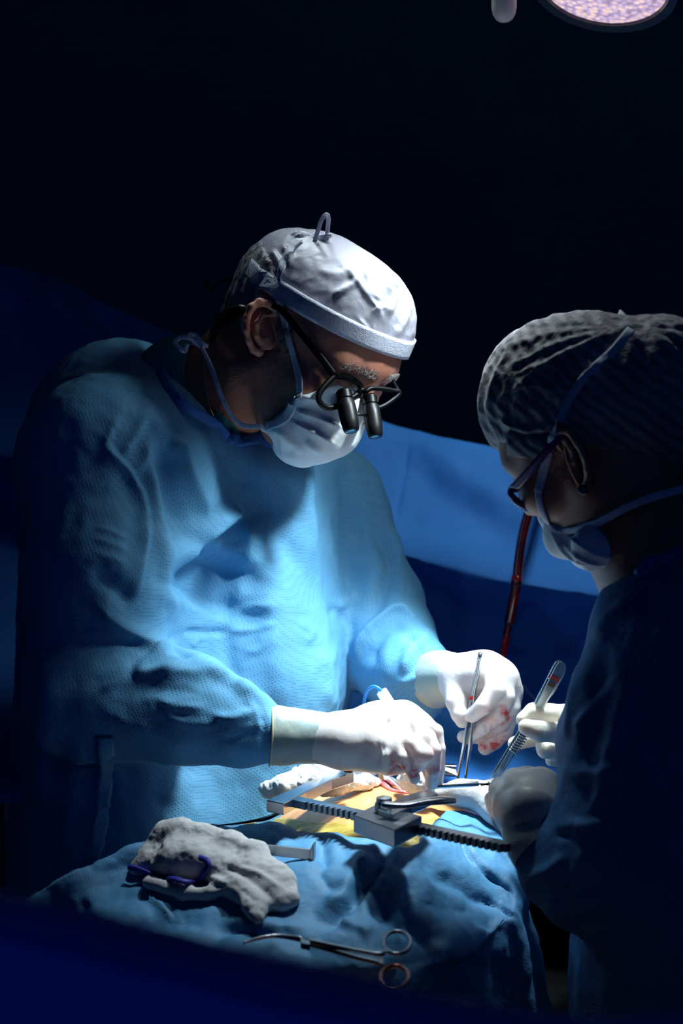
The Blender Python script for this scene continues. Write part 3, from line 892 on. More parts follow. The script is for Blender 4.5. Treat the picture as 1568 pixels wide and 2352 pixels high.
def brow_mesh(H, tree, side, n, mat, parent):
    parts = []
    for i in range(n):
        r = side * random.uniform(.010, .050 if side > 0 else .040); u = .030 - .18 * max(0, abs(r) - .03) + random.uniform(-.0045, .0045)
        h_ = tree.ray_cast(Vector(H(.16, r, u)), Vector(-H.F))
        if h_[0] is None: continue
        p0, nn = np.array(h_[0]), np.array(h_[1])
        d = H.R * side + H.U * random.uniform(-.3, .7) + H.F * random.uniform(-.2, .6); d = d - nn * (d @ nn) * .6; d /= np.linalg.norm(d)
        L = (.012 if side > 0 else .006) * random.uniform(.5, 1.2)
        parts.append(tube([p0 - nn * .0005, p0 + d * L * .5 + nn * L * .35, p0 + d * L + nn * L * .3], [.00024, .0002, .00006], 4))
    V, Fc = join_parts(parts); return mesh_obj('eyebrow', V, Fc, mat, parent)
brow_mesh(SH, head_only, 1, 150, M['brow'], surgeon); brow_mesh(SH, head_only, -1, 130, M['brow'], surgeon)
strands(head_only, [(636, 742, 652, 782, .3, .9), (640, 730, 660, 760, .5, .7)], 110, .014, .00025, M['brow'], 'sideburn', surgeon, .3)

# ---- mask
mk = [cone(P(768, 932, 2.356), P(738, 985, 2.360), .026, .033, .02), cone(P(738, 985, 2.360), P(690, 1003, 2.374), .034, .029, .02),
      cone(P(768, 932, 2.356), P(705, 918, 2.372), .025, .032, .03), cone(P(690, 1003, 2.374), P(690, 945, 2.378), .029, .036, .03),
      ball(P(722, 958, 2.364), .034, .02), cone(P(793, 945, 2.372), P(778, 985, 2.378), .021, .024, .02),
      cone(P(800, 938, 2.392), P(765, 990, 2.400), .018, .024, .03),
      plane(P(664, 925, 2.3), (-.905, 0, .40), .003), plane(P(755, 886, 2.34), (-.34, 0, .93), .003),
      cone(P(655, 983, 2.350), P(606, 982, 2.358), .018, .005, .014)]
for (x, y) in [(692, 882), (712, 888), (735, 897), (760, 905), (785, 914), (806, 922), (684, 905), (705, 915), (730, 925), (676, 925), (700, 940), (668, 945), (690, 965), (655, 962), (650, 980), (675, 990)]:
    h_ = hit(head_only, x, y)
    if h_ is not None: mk.insert(0, ball(h_[0] - h_[1] * .004, .0095, .012))
V, Q = blob(mk, .0020, 2)
mask = mesh_obj('face_mask', V, Q, M['mask'], surgeon)
sculpt(mask, [([(668, 935), (720, 955), (800, 985)], 10, .0035, 1, .2), ([(668, 965), (720, 990), (775, 1022)], 11, .004, 1, .2),
              ([(680, 905), (740, 920), (800, 935)], 9, .003, 1, .25), ([(610, 985), (650, 1000), (700, 1050)], 9, .003, 0),
              ([(700, 1010), (720, 1030), (740, 1042)], 8, .003, 0), ([(690, 885), (740, 895), (800, 915)], 6, .003, 1, .3)])
roughen(mask, .0012, 40, 3, True)
mb = bvh_of(mask)
pl, ns = surf_path(mb, [(688, 874), (679, 905), (665, 945), (645, 966), (612, 980)], .0006)
mesh_obj('mask_edge', *tube(pl, .0065, 8, .10, hint=ns, power=3.5), M['mask'], mask)
allb = bvh_of(body, cap, mask)
pl, ns = surf_path(allb, [(688, 915), (690, 890), (688, 866), (676, 815), (662, 765), (650, 715), (641, 680), (643, 640), (652, 600), (668, 572), (690, 553)], .0022)
mesh_obj('mask_strap', *tube(pl, .0046, 8, .12, hint=ns, power=3), M['tie'], mask)
pts = [(604, 979, 2.340), (560, 978, 2.35), (535, 958, 2.355), (510, 915, 2.36), (487, 850, 2.37), (468, 808, 2.39), (455, 790, 2.41), (436, 786, 2.42)]
loop(pts, .0062, M['tie'], 'mask_strap', mask, .14, (-.5, -.8, .1))
loop([(470, 802, 2.40), (450, 788, 2.40), (435, 770, 2.40), (448, 770, 2.40), (466, 790, 2.40), (478, 795, 2.40)], .0050, M['tie'], 'mask_tie_bow', mask, .2)
loop([(440, 778, 2.41), (420, 775, 2.41), (402, 785, 2.41), (412, 800, 2.40), (425, 806, 2.40), (430, 790, 2.40)], .0055, M['tie'], 'mask_tie_bow', mask, .2)
# thin gold neck chain
pts = [(470, 798, 2.415), (468, 830, 2.412), (472, 880, 2.41), (480, 930, 2.41), (492, 960, 2.42)]
mesh_obj('necklace', *tube([P(*q) for q in pts], .0010, 6, smoothn=5), M['gold'], surgeon)

# ---- gloves: each is one skin from cuff to five fingertips
def glove(name, parent, mat, hand, cuff=None, bloods=(), h=.0013, k=.007, strokes=None):
    pr = []
    for pts, rads in hand['palm']:
        pr += chain([P(*q) for q in pts], rads, .014, .014)
    for pts, rads in hand['fingers']:
        pr += chain([P(*q) for q in pts], rads, .0022, hand.get('k0', .0045))
    V, Q = blob(pr, h, 2)
    o = mesh_obj(name, V, Q, mat, parent)
    if strokes: sculpt(o, strokes)
    V = world_verts(o); uv = proj(V)
    a = np.zeros(len(V)); wob = fbm(V * 110, 4) * .95
    for (x, y, r, s) in bloods:
        a = np.maximum(a, s * np.clip(1 - (np.hypot(uv[:, 0] - x, uv[:, 1] - y) + wob * r) / r, 0, 1) ** .7)
    at = o.data.attributes.new('blood', 'FLOAT', 'POINT'); at.data.foreach_set('value', a.astype(np.float32))
    return o
def cuff_mesh(pts, rads, mat, parent, name='glove_cuff', wr=.0008, bead=None):
    pl = [P(*q) for q in pts]
    V, Fc = tube(pl, rads, 40, smoothn=6, caps=False)
    V = V + (V - V.mean(0)) * 0
    o = mesh_obj(name, V, Fc, mat, parent); roughen(o, wr, 60, 2, True); solidify(o, .0006, -1)
    if bead:
        T = pl[1] - pl[0]; T /= np.linalg.norm(T)
        u = np.cross(T, [0, 0, 1]); u /= np.linalg.norm(u); v = np.cross(T, u)
        rr = bead; ringp = [pl[0] + (u * math.cos(a) + v * math.sin(a)) * rr for a in np.linspace(0, 2 * math.pi, 41)]
        mesh_obj('cuff_bead', *tube(ringp, .0013, 8, caps=False), M['bead'], o)
    return o

right = {'palm': [
            ([(690, 1694, 2.20), (780, 1700, 2.195), (850, 1695, 2.19)], [.0275, .0275, .029]),
            ([(800, 1695, 2.195), (875, 1668, 2.205), (935, 1662, 2.21)], [.026, .025, .019]),
            ([(800, 1710, 2.185), (870, 1722, 2.180), (905, 1712, 2.180)], [.026, .021, .016]),
            ([(850, 1665, 2.215), (925, 1648, 2.225), (965, 1668, 2.225)], [.020, .016, .015]),
            ([(850, 1720, 2.190), (895, 1742, 2.195), (935, 1752, 2.205)], [.020, .0155, .012])],
         'fingers': [
            ([(895, 1708, 2.176), (922, 1738, 2.166), (940, 1762, 2.172), (952, 1788, 2.185)], [.0115, .0082, .0072, .0066]),
            ([(912, 1688, 2.186), (950, 1710, 2.172), (972, 1732, 2.164), (962, 1752, 2.176), (945, 1766, 2.190)], [.0125, .0108, .0110, .0095, .0080]),
            ([(950, 1672, 2.205), (978, 1694, 2.195), (993, 1722, 2.190), (994, 1765, 2.200), (990, 1800, 2.215)], [.0125, .0110, .0095, .0085, .0075]),
            ([(968, 1664, 2.222), (1000, 1680, 2.222), (1006, 1720, 2.220), (1006, 1765, 2.228), (1003, 1798, 2.235)], [.0120, .0085, .0082, .0078, .0070]),
            ([(880, 1650, 2.230), (940, 1690, 2.245), (975, 1740, 2.245), (990, 1785, 2.240)], [.0150, .0120, .0095, .0078])]}
g = glove('glove', surgeon, M['glove'], right,
          bloods=[(930, 1755, 80, .35), (985, 1750, 60, .35), (905, 1760, 34, .8), (950, 1772, 30, .85), (990, 1725, 28, .5), (992, 1770, 30, .65), (880, 1762, 40, .45), (850, 1768, 30, .3), (1002, 1690, 14, .35), (925, 1762, 20, .9)],
          strokes=[([(768, 1700), (775, 1740), (770, 1770)], 6, -.0012, 0), ([(893, 1640), (895, 1690), (885, 1740)], 12, -.0040, 0), ([(868, 1700), (872, 1740), (868, 1760)], 5, -.0015, 0), ([(880, 1705), (884, 1735), (880, 1762)], 4, -.0012, 0),
                   ([(820, 1720), (850, 1735), (880, 1750)], 20, -.0025, 0)])
g['label'] = 'white glove with pink blood stains, over the wound'
c = cuff_mesh([(622, 1689, 2.196), (650, 1690, 2.197), (700, 1692, 2.200), (740, 1696, 2.199), (778, 1702, 2.196)], [.0330, .0325, .0300, .0288, .0290], M['cuff'], g, bead=.0333)
left = {'palm': [
            ([(1048, 1558, 2.400), (1066, 1556, 2.390), (1090, 1552, 2.375)], [.0245, .025, .026]),
            ([(1060, 1558, 2.395), (1120, 1545, 2.365), (1150, 1550, 2.360)], [.024, .023, .018]),
            ([(1100, 1550, 2.375), (1150, 1570, 2.370), (1168, 1590, 2.375)], [.022, .020, .016]),
            ([(1055, 1560, 2.385), (1052, 1600, 2.368)], [.022, .0150])],
        'fingers': [
            ([(1050, 1575, 2.378), (1049, 1612, 2.358), (1055, 1640, 2.350), (1061, 1656, 2.348)], [.0180, .0135, .0105, .0085]),
            ([(1132, 1552, 2.352), (1137, 1585, 2.335), (1112, 1620, 2.330), (1084, 1643, 2.338)], [.0160, .0125, .0108, .0090]),
            ([(1152, 1562, 2.355), (1160, 1600, 2.345), (1146, 1640, 2.345), (1112, 1668, 2.352), (1078, 1694, 2.360)], [.0150, .0115, .0105, .0098, .0088]),
            ([(1166, 1580, 2.365), (1172, 1625, 2.360), (1150, 1662, 2.365), (1105, 1690, 2.378), (1064, 1692, 2.385)], [.0150, .0115, .0105, .0098, .0080]),
            ([(1172, 1590, 2.372), (1172, 1640, 2.372), (1158, 1680, 2.374), (1135, 1703, 2.376), (1114, 1718, 2.378)], [.0145, .0120, .0105, .0098, .0088])]}
g = glove('glove', surgeon, M['glove'], left,
          bloods=[(1125, 1670, 90, .45), (1060, 1640, 50, .2), (1130, 1650, 40, .6), (1160, 1640, 26, .9), (1140, 1710, 42, .95), (1115, 1720, 26, .9), (1060, 1650, 26, .35), (1100, 1680, 36, .55), (1040, 1610, 22, .3), (1085, 1640, 24, .3), (1095, 1605, 22, .35), (1160, 1690, 26, .8), (1155, 1660, 20, .85)],
          strokes=[([(1110, 1660), (1118, 1672), (1116, 1684)], 4, -.0012, 0), ([(1122, 1655), (1130, 1668), (1128, 1678)], 4, -.0010, 0)])
g['label'] = 'white glove with red blood stains on the fingers, holding forceps'
c = cuff_mesh([(1003, 1560, 2.438), (1018, 1558, 2.424), (1040, 1557, 2.406), (1062, 1556, 2.392)], [.0350, .0335, .0305, .0270], M['cuff'], g, bead=.0352)

# ---- loupe spectacles
loupes = thing('loupe_glasses', 'black magnifying loupe spectacles with two barrels worn below the white tied cap', 'glasses', P(800, 940, 2.31))
yr, yl = 2.318, 2.372
rim1 = [(769, 863), (796, 867), (818, 877), (830, 892), (824, 903), (808, 914), (790, 928), (768, 935), (750, 936), (736, 926), (731, 912), (738, 896), (751, 880), (769, 863)]
def dy(px): return yr + (px - 780) / 120.0 * .045
r1 = [P(x, y, dy(x)) for x, y in rim1]
fr = mesh_obj('frame', *tube(r1, .0029, 8, 1.3, smoothn=4, caps=False), M['black'], loupes)
mesh_obj('lens', *prism([P(x, y, dy(x)) for x, y in rim1[:-1]], np.array([.0008, .0012, 0])), M['lens'], fr, smooth=False)
rim2 = [(838, 901), (852, 892), (879, 893), (902, 897), (918, 902), (900, 920), (872, 936), (850, 934), (840, 918), (838, 901)]
r2 = [P(x, y, dy(x)) for x, y in rim2]
fr2 = mesh_obj('frame', *tube(r2, .0026, 8, 1.2, smoothn=4, caps=False), M['black'], loupes)
mesh_obj('lens', *prism([P(x, y, dy(x)) for x, y in rim2[:-1]], np.array([.0008, .0012, 0])), M['lens'], fr2, smooth=False)
mesh_obj('bridge', *tube([P(822, 903, dy(822)), P(831, 895, dy(831) - .003), P(842, 901, dy(842))], .0035, 8, .8, smoothn=4), M['black'], loupes)
mesh_obj('temple', *tube([P(770, 867, dy(766)), P(735, 820, 2.313), (P(690, 765, 2.317)), P(648, 714, 2.326), P(620, 700, 2.338)], [.0046, .0044, .0040, .0042, .0030], 8, .5, hint=np.array([0, -1.0, 0]), smoothn=4, power=3), M['black'], loupes)
mesh_obj('temple', *tube([P(917, 901, dy(917)), P(908, 885, dy(917) + .01), P(896, 862, dy(917) + .03), P(860, 820, 2.50)], .0022, 8, .6, smoothn=4, power=3), M['black'], loupes)
for a, b_, r in (((789, 900, 2.318), (807, 990, 2.298), .0102), ((848, 912, 2.340), (862, 1003, 2.320), .0096)):
    a = P(*a); b_ = P(*b_); L = np.linalg.norm(b_ - a)
    br = mesh_obj('barrel', *lathe([(r * .75, -.002), (r * .92, 0), (r * .92, L * .18), (r * .80, L * .19), (r * 1.0, L * .24), (r * 1.08, L * .45), (r * 1.05, L * .75), (r * .90, L * .98), (r * .82, L)], a, b_ - a, 32), M['black'], loupes)
    sharp(br)
    mesh_obj('objective_lens', *lathe([(r * .70, L + .0001), (r * .45, L + .0006), (.0002, L + .0009)], a, b_ - a, 32), simple('loupe_glass', (.02, .10, .22), .08, 0, .8, 1), br)
mesh_obj('barrel_link', *tube([P(815, 952, 2.308), P(840, 953, 2.328)], .0016, 8), M['black'], loupes)
pl = [(566, 712, 2.332), (545, 716, 2.335), (520, 728, 2.36), (497, 750, 2.40), (486, 770, 2.44)]
mesh_obj('retaining_strap', *tube([P(*q) for q in pl], [.006, .009, .012, .014, .012], 8, .22, hint=np.array([-.4, -.8, .3]), smoothn=4, power=3), M['black'], loupes)
pl = [(566, 655, 2.42), (540, 640, 2.44), (515, 644, 2.45), (498, 656, 2.455), (485, 664, 2.455), (476, 655, 2.455), (473, 640, 2.455)]
mesh_obj('cable', *tube([P(*q) for q in pl], .0018, 8, smoothn=5), M['black'], loupes)
# ================================================================== ASSISTANT (right of the table, back to the camera)
AF = np.array([-.735, .489, -.47]); AU = np.array([-.483, .11, .869])
_a = Head((0, 0, 0), AF, AU)
AH = Head(P(1318, 1050, 2.035) + _a.R * .074, AF, AU)
assistant = thing('person', 'assistant seen from behind at right in bouffant cap, mask and dark blue gown, leaning in', 'person', P(1640, 1900, 2.0) * np.array([1, 1, 0]))
anb = P(1530, 1300, 2.06)
hp = head_prims(AH, .98, nf=.010)
hp += [cone(AH(-.030, 0, -.01), anb, .056, .058, .03), cone(AH(.02, 0, -.07), P(1500, 1300, 2.09), .034, .045, .03), cone(anb, P(1650, 1480, 2.03), .062, .11, .05)]
V1, Q1 = blob(hp, .0028, 2)
ept = [P(*e) for e in [(1288, 1030, 2.035), (1276, 1012, 2.030), (1273, 995, 2.024), (1288, 985, 2.016), (1308, 990, 2.008), (1326, 1016, 2.004), (1342, 1045, 2.004), (1350, 1078, 2.010), (1352, 1105, 2.018), (1342, 1124, 2.026), (1332, 1118, 2.032)]]
ipt = [P(*e) for e in [(1296, 1008, 2.020), (1312, 1030, 2.018), (1320, 1060, 2.022), (1326, 1086, 2.028)]]
V2, Q2 = ear_mesh(ept, ipt, (P(1318, 1055, 2.030), ortho([np.array([.30, .05, -.95]), np.array([.6, .6, .3]), np.array([0, 0, 0])]), np.array([.030, .011, .005])), [.003, .0036, .0042, .0046, .0046, .0044, .0042, .0042, .0048, .0058, .003], .003)
asL, aeL, awL = P(1500, 1480, 2.0), P(1460, 1990, 1.97), P(1235, 1900, 2.0)
asR, aeR, awR = P(1560, 1420, 2.30), P(1560, 1760, 2.42), P(1340, 1690, 2.26)
ap = anb * 0 + P(1700, 2100, 2.08)
bp = [cone(P(1700, 1500, 2.08), ap, .12, .12, .05), cone(asL, asR, .05, .05, .05)]
for s, e, w_, pm in ((asL, aeL, awL, P(1205, 1850, 2.03)), (asR, aeR, awR, P(1290, 1680, 2.24))):
    bp += chain([s, e, w_, pm], [.048, .038, .024, .020], .02, .04)
for dx, dy in ((.05, -.08), (.06, .10)):
    hip = ap + np.array([dx * .5, dy, -.02]); knee = hip + np.array([-.02, .0, -.40]); ank = np.array([knee[0] + .01, knee[1], .09])
    bp += chain([hip, knee, ank], [.085, .055, .038], .02, .05)
    bp += [cone(np.array([ank[0], ank[1], .045]), np.array([ank[0] - .14, ank[1] + .06, .035]), .040, .032, .02)]
V3, Q3 = blob(bp, .008, 2); V3[:, 2] = np.maximum(V3[:, 2], .001)
Vb, Fb = join_parts([(V1, Q1), (V2, Q2), (V3, Q3)])
abody = mesh_obj('body', Vb, Fb, M['skin_dark'], assistant)
mesh_obj('earring', *lathe([(.0008, -.003), (.0042, -.0026), (.0050, 0), (.0042, .003), (.001, .0036)], P(1337, 1125, 2.016), (-.3, -.9, 0), 16), simple('earring_stone', (.02, .18, .16), .1, .6), assistant)

agp = [cone(P(1700, 1610, 2.10), P(1700, 2600, 2.10), .17, .19, .05),
       cone(P(1560, 1400, 2.06), P(1720, 1480, 2.10), .060, .10, .05),
       cone(P(1520, 1440, 2.02), P(1480, 1700, 1.99), .068, .080, .04),
       cone(P(1480, 1700, 1.99), P(1475, 1980, 1.96), .080, .088, .04),
       cone(P(1475, 1980, 1.96), P(1330, 1985, 1.975), .084, .055, .03),
       cone(P(1330, 1985, 1.975), P(1248, 1948, 1.99), .052, .034, .015),
       cone(P(1300, 2040, 1.965), P(1250, 2030, 1.975), .038, .020, .02),
       cone(P(1600, 1450, 2.25), P(1570, 1740, 2.38), .07, .07, .04), cone(P(1680, 1500, 2.10), P(1600, 1450, 2.28), .085, .078, .04),
       cone(P(1570, 1740, 2.38), P(1360, 1690, 2.27), .065, .036, .03),
       cone(P(1700, 1530, 1.98), P(1680, 2500, 1.98), .12, .15, .05),
       cone(P(1490, 1250, 2.05), P(1540, 1330, 2.05), .060, .062, .01, '-')]
V, Q = blob(agp, .006, 3)
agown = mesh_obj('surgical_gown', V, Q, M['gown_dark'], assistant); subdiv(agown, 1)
sculpt(agown, [([(1310, 1690), (1370, 1620), (1440, 1540)], 14, .007, 0), ([(1300, 1772), (1400, 1772), (1500, 1730)], 14, .007, 0),
               ([(1370, 1480), (1400, 1430), (1470, 1390)], 16, .007, 0), ([(1400, 1500), (1380, 1600), (1340, 1750)], 24, -.007, 0),
               ([(1450, 1480), (1440, 1600), (1400, 1750), (1370, 1900)], 20, .006, 0), ([(1290, 1895), (1350, 1900), (1420, 1880)], 10, .006, 0),
               ([(1265, 1915), (1300, 1920), (1330, 1905)], 8, -.005, 0), ([(1200, 2020), (1260, 2000), (1300, 1960)], 12, .006, 0),
               ([(1230, 2090), (1330, 2080), (1450, 2060)], 24, .008, 0), ([(1290, 1500), (1310, 1600), (1290, 1700)], 8, .004, 0)])
roughen(agown, .006, 9, 3, True); roughen(agown, .0018, 28, 3, True)
agb = bvh_of(agown)
bp_ = []
for c in crs(np.array([(1450, 1303, 2.06), (1480, 1296, 2.03), (1520, 1276, 2.0), (1568, 1250, 1.99), (1620, 1230, 2.0)]), 3):
    cand = [hit(agb, c[0] + ox, c[1] + oy, .002) for ox, oy in ((0, 0), (4, 8), (8, 16), (12, 26))]
    cand = [q for q in cand if q is not None and q[0][1] < c[2] + .06]
    bp_.append(cand[0][0] if cand else P(*c))
band = bp_ + [P(1690, 1240, 2.07), P(1640, 1280, 2.14), P(1540, 1310, 2.13), P(1470, 1308, 2.10), bp_[0]]
mesh_obj('neckline_binding', *tube(band, .0085, 8, .40, hint=np.array([-.3, -.9, .3]), smoothn=3, power=3, caps=False), M['band'], agown)

# bouffant cap
bc = [ell(P(1335, 915, 2.13), [np.array([1, 0, -.25]) / 1.031, np.array([0, 1.0, 0]), np.array([.25, 0, 1]) / 1.031], np.array([.098, .100, .088]), .02),
      ball(P(1250, 930, 2.13), .060, .05), ball(P(1520, 905, 2.11), .078, .012), ball(P(1560, 985, 2.09), .085, .04), ball(P(1420, 900, 2.08), .070, .05),
      plane(P(1330, 1030, 2.05), (-.20, -.30, -.95), .010)]
V, Q = blob(bc, .0035, 2)
bouf = mesh_obj('bouffant_cap', V, Q, M['bouffant'], assistant); subdiv(bouf, 1)
bstr = []
for i in range(9):   # gathers run from the tie knot outwards
    a = math.radians(150 + i * 9); x1, y1 = 1455 + 330 * math.cos(a), 745 + 330 * math.sin(a) * .9
    bstr.append(([(1448, 752), ((1448 + x1) / 2 - 14, (750 + y1) / 2 - 10), (x1, y1)], 6, .0034, 0))
for i in range(6):
    a = math.radians(60 - i * 22)
    bstr.append(([(1480, 755), (1480 + 70 * math.cos(a), 760 + 60 * math.sin(a)), (1480 + 150 * math.cos(a), 760 + 150 * math.sin(a))], 7, .0030, 0))
for q in range(7):   # pleats of the stretched net
    bstr.append(([(1350 + q * 32, 850 + q * 30), (1390 + q * 32, 840 + q * 30)], 8, .0035, 0))
    bstr.append(([(1340 + q * 28, 905 + q * 22), (1372 + q * 28, 895 + q * 22)], 8, .0035, 0))
bstr += [([(1180, 860), (1240, 840), (1310, 850)], 5, .003, 0), ([(1160, 900), (1210, 885), (1290, 900)], 5, .003, 0), ([(1140, 960), (1200, 985), (1265, 980)], 7, .005, 0), ([(1150, 985), (1210, 1002), (1270, 1000)], 6, -.004, 0)]
sculpt(bouf, bstr)
roughen(bouf, .0030, 45, 3, True, (1, 1, .6)); roughen(bouf, .0035, 16, 2)
bb = bvh_of(bouf)
# elastic hem with gathers under the cap
pl, ns = surf_path(bvh_of(bouf, abody), [(1172, 1018), (1205, 1024), (1240, 1024), (1262, 1018)], .002)
if len(pl) > 3:
    V, Fc = tube(pl, .013, 14, .34, hint=ns); o = mesh_obj('elastic_hem', V, Fc, M['bouffant'], bouf)
kn = mesh_obj('tie_knot', *join_parts([tube([P(1424, 712, 2.10), P(1428, 735, 2.09), P(1440, 760, 2.085), P(1475, 745, 2.09)], [.001, .008, .010, .002], 10, .3, hint=np.array([0, -1, .2])),
      tube([P(1418, 742, 2.08), P(1440, 748, 2.08), P(1478, 743, 2.08)], [.007, .008, .001], 10, .3, hint=np.array([0, -1, .2]))]), M['tie'], bouf)

# mask, ties and spectacles
def HM(f, r, u): return AH(f, r, u)
mk = [cone(P(1258, 1180, 2.135), P(1300, 1232, 2.105), .010, .020, .02), cone(P(1300, 1232, 2.100), P(1368, 1262, 2.070), .020, .019, .02),
      cone(P(1368, 1268, 2.050), P(1450, 1288, 2.030), .021, .005, .012), cone(P(1285, 1190, 2.16), P(1350, 1262, 2.14), .020, .022, .03),
      plane(P(1330, 1214, 2.08), (.02, -.15, .98), .002), cone(P(1355, 1248, 2.045), P(1450, 1288, 2.028), .018, .004, .015)]
V, Q = blob(mk, .002, 2)
amask = mesh_obj('face_mask', V, Q, M['mask'], assistant)
sculpt(amask, [([(1275, 1225), (1330, 1280), (1390, 1300)], 9, .003, 1, .2), ([(1290, 1215), (1350, 1262), (1420, 1285)], 9, .003, 1, .2), ([(1262, 1215), (1300, 1270), (1350, 1300)], 8, .003, 1, .2)])
roughen(amask, .0010, 40, 3, True)
allb = bvh_of(abody, bouf, amask)
pl, ns = surf_path(allb, [(1448, 760), (1400, 815), (1350, 860), (1310, 915), (1285, 965), (1268, 1010), (1256, 1055), (1244, 1100), (1236, 1130)], .0025)
mesh_obj('mask_strap', *tube(pl, .0048, 8, .12, hint=ns, power=3), M['tie'], amask)
lp = [(1300, 1219, 2.075), (1340, 1210, 2.052), (1375, 1200, 2.03), (1430, 1170, 2.008), (1490, 1145, 1.995), (1550, 1128, 1.99), (1620, 1110, 2.0)]
mesh_obj('mask_strap', *tube([P(*q) for q in lp], .0042, 8, .14, hint=np.array([0, -1, .2]), smoothn=5, power=3), M['tie'], amask)
pl, ns = surf_path(allb, [(1236, 1125), (1239, 1150), (1247, 1178), (1262, 1202), (1285, 1217), (1315, 1216), (1345, 1208), (1375, 1200)], .002)
mesh_obj('mask_edge', *tube(pl, .0040, 8, .2, hint=ns), M['tie'], amask)
ag = thing('spectacles', 'purple-framed spectacles on the assistant in the bouffant cap', 'glasses', P(1200, 1130, 2.10))
mesh_obj('temple', *tube([P(1290, 1000, 2.01), P(1250, 1042, 2.025), P(1215, 1083, 2.045), P(1177, 1126, 2.072)], [.0030, .0042, .0054, .0060], 8, .4, hint=np.array([.3, -.9, 0]), smoothn=4, power=3), M['purple'], ag)
rim = [(1176, 1120), (1172, 1132), (1182, 1148), (1202, 1162), (1228, 1167), (1240, 1156), (1232, 1128), (1212, 1116), (1192, 1112)]
ry = lambda x: 2.074 + (x - 1176) / 60 * .042
rp = [P(x, y, ry(x)) for x, y in rim]
fr = mesh_obj('frame', *tube(rp + rp[:1], .0032, 8, 1.3, smoothn=4, caps=False), M['purple'], ag)
mesh_obj('lens', *prism(rp, np.array([-.0006, .0012, 0])), M['lens'], fr, smooth=False)
rp2 = [P(x + 25, y + 14, ry(x) + .058) for x, y in rim]
fr2 = mesh_obj('frame', *tube(rp2 + rp2[:1], .0022, 8, 1.3, smoothn=4, caps=False), M['purple'], ag)

# assistant's gloves
ar = {'palm': [([(1372, 1690, 2.27), (1330, 1680, 2.255), (1300, 1672, 2.245)], [.027, .028, .026])],
      'fingers': [([(1318, 1645, 2.250), (1262, 1640, 2.235), (1225, 1636, 2.225), (1203, 1652, 2.222)], [.0125, .0120, .0108, .0090]),
                  ([(1325, 1682, 2.225), (1272, 1682, 2.200), (1238, 1680, 2.192), (1208, 1670, 2.192)], [.0135, .0112, .0118, .0092]),
                  ([(1312, 1680, 2.275), (1262, 1690, 2.275), (1215, 1697, 2.272), (1182, 1708, 2.270)], [.0125, .0105, .0095, .0085]),
                  ([(1322, 1705, 2.250), (1280, 1728, 2.228), (1252, 1722, 2.218), (1246, 1712, 2.222)], [.0125, .0095, .0098, .0085]),
                  ([(1325, 1715, 2.255), (1290, 1745, 2.240), (1266, 1746, 2.232)], [.0120, .0080, .0072])]}
g = glove('glove', assistant, M['glove_cream'], ar, strokes=[([(1236, 1662), (1238, 1690)], 2.2, -.0009, 0), ([(1243, 1664), (1245, 1690)], 2.2, -.0009, 0), ([(1251, 1666), (1251, 1690)], 2.2, -.0009, 0), ([(1230, 1664), (1231, 1688)], 2.2, -.0007, 0)])
g['label'] = 'cream glove pinching the ridged forceps'
al = {'palm': [([(1240, 1940, 2.0), (1222, 1885, 2.01), (1205, 1845, 2.03), (1195, 1815, 2.05)], [.030, .030, .031, .022]),
               ([(1225, 1860, 2.0), (1248, 1805, 2.03)], [.030, .018]),
               ([(1210, 1850, 2.03), (1160, 1830, 2.06)], [.030, .018])],
      'fingers': [([(1232, 1840, 2.02), (1242, 1792, 2.04), (1240, 1800, 2.085), (1215, 1830, 2.10)], [.0160, .0135, .0105, .0090]),
                  ([(1215, 1840, 2.03), (1212, 1790, 2.05), (1205, 1803, 2.09), (1190, 1830, 2.11)], [.0160, .0130, .0105, .0090]),
                  ([(1195, 1840, 2.04), (1180, 1795, 2.06), (1168, 1808, 2.10), (1165, 1832, 2.12)], [.0160, .0132, .0105, .0090]),
                  ([(1180, 1850, 2.04), (1148, 1812, 2.07), (1142, 1825, 2.10), (1150, 1840, 2.12)], [.0160, .0125, .0100, .0085]),
                  ([(1190, 1875, 2.02), (1160, 1880, 2.04), (1140, 1850, 2.08), (1130, 1835, 2.11)], [.0200, .0140, .0110, .0090])]}
g = glove('glove', assistant, M['glove_shaded'], al, k=.01, h=.0016)
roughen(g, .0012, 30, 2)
g['label'] = 'grey shaded glove resting on white gauze'
cuff_mesh([(1250, 1950, 1.985), (1240, 1935, 1.99), (1228, 1910, 2.0), (1222, 1885, 2.01)], [.0350, .0345, .0335, .0325], M['cuff'], g)

# ================================================================== PATIENT, DRAPES
ptab = thing('operating_table', 'operating table hidden under the blue patient drapes', 'table', (.05, 2.2, 0))
mesh_obj('table_top', *prism([(-.22, 1.0, .74), (.32, 1.0, .74), (.32, 3.15, .74), (-.22, 3.15, .74)], (0, 0, .08), .01), M['black'], ptab, smooth=False)
mesh_obj('pedestal', *prism([(-.05, 2.0, .06), (.15, 2.0, .06), (.15, 2.5, .06), (-.05, 2.5, .06)], (0, 0, .68), .01), M['steel_dark'], ptab, smooth=False)
mesh_obj('base', *prism([(-.2, 1.7, 0), (.3, 1.7, 0), (.3, 2.7, 0), (-.2, 2.7, 0)], (0, 0, .06), .01), M['steel_dark'], ptab, smooth=False)
patient = thing('person', 'patient lying on the table under blue drapes, only orange-brown skin round the wound showing', 'person', (.05, 2.3, .82))
A3 = [np.array([1, 0, 0]), np.array([0, 1.0, 0]), np.array([0, 0, 1.0])]
wound = PZ(905, 1792, 1.055)
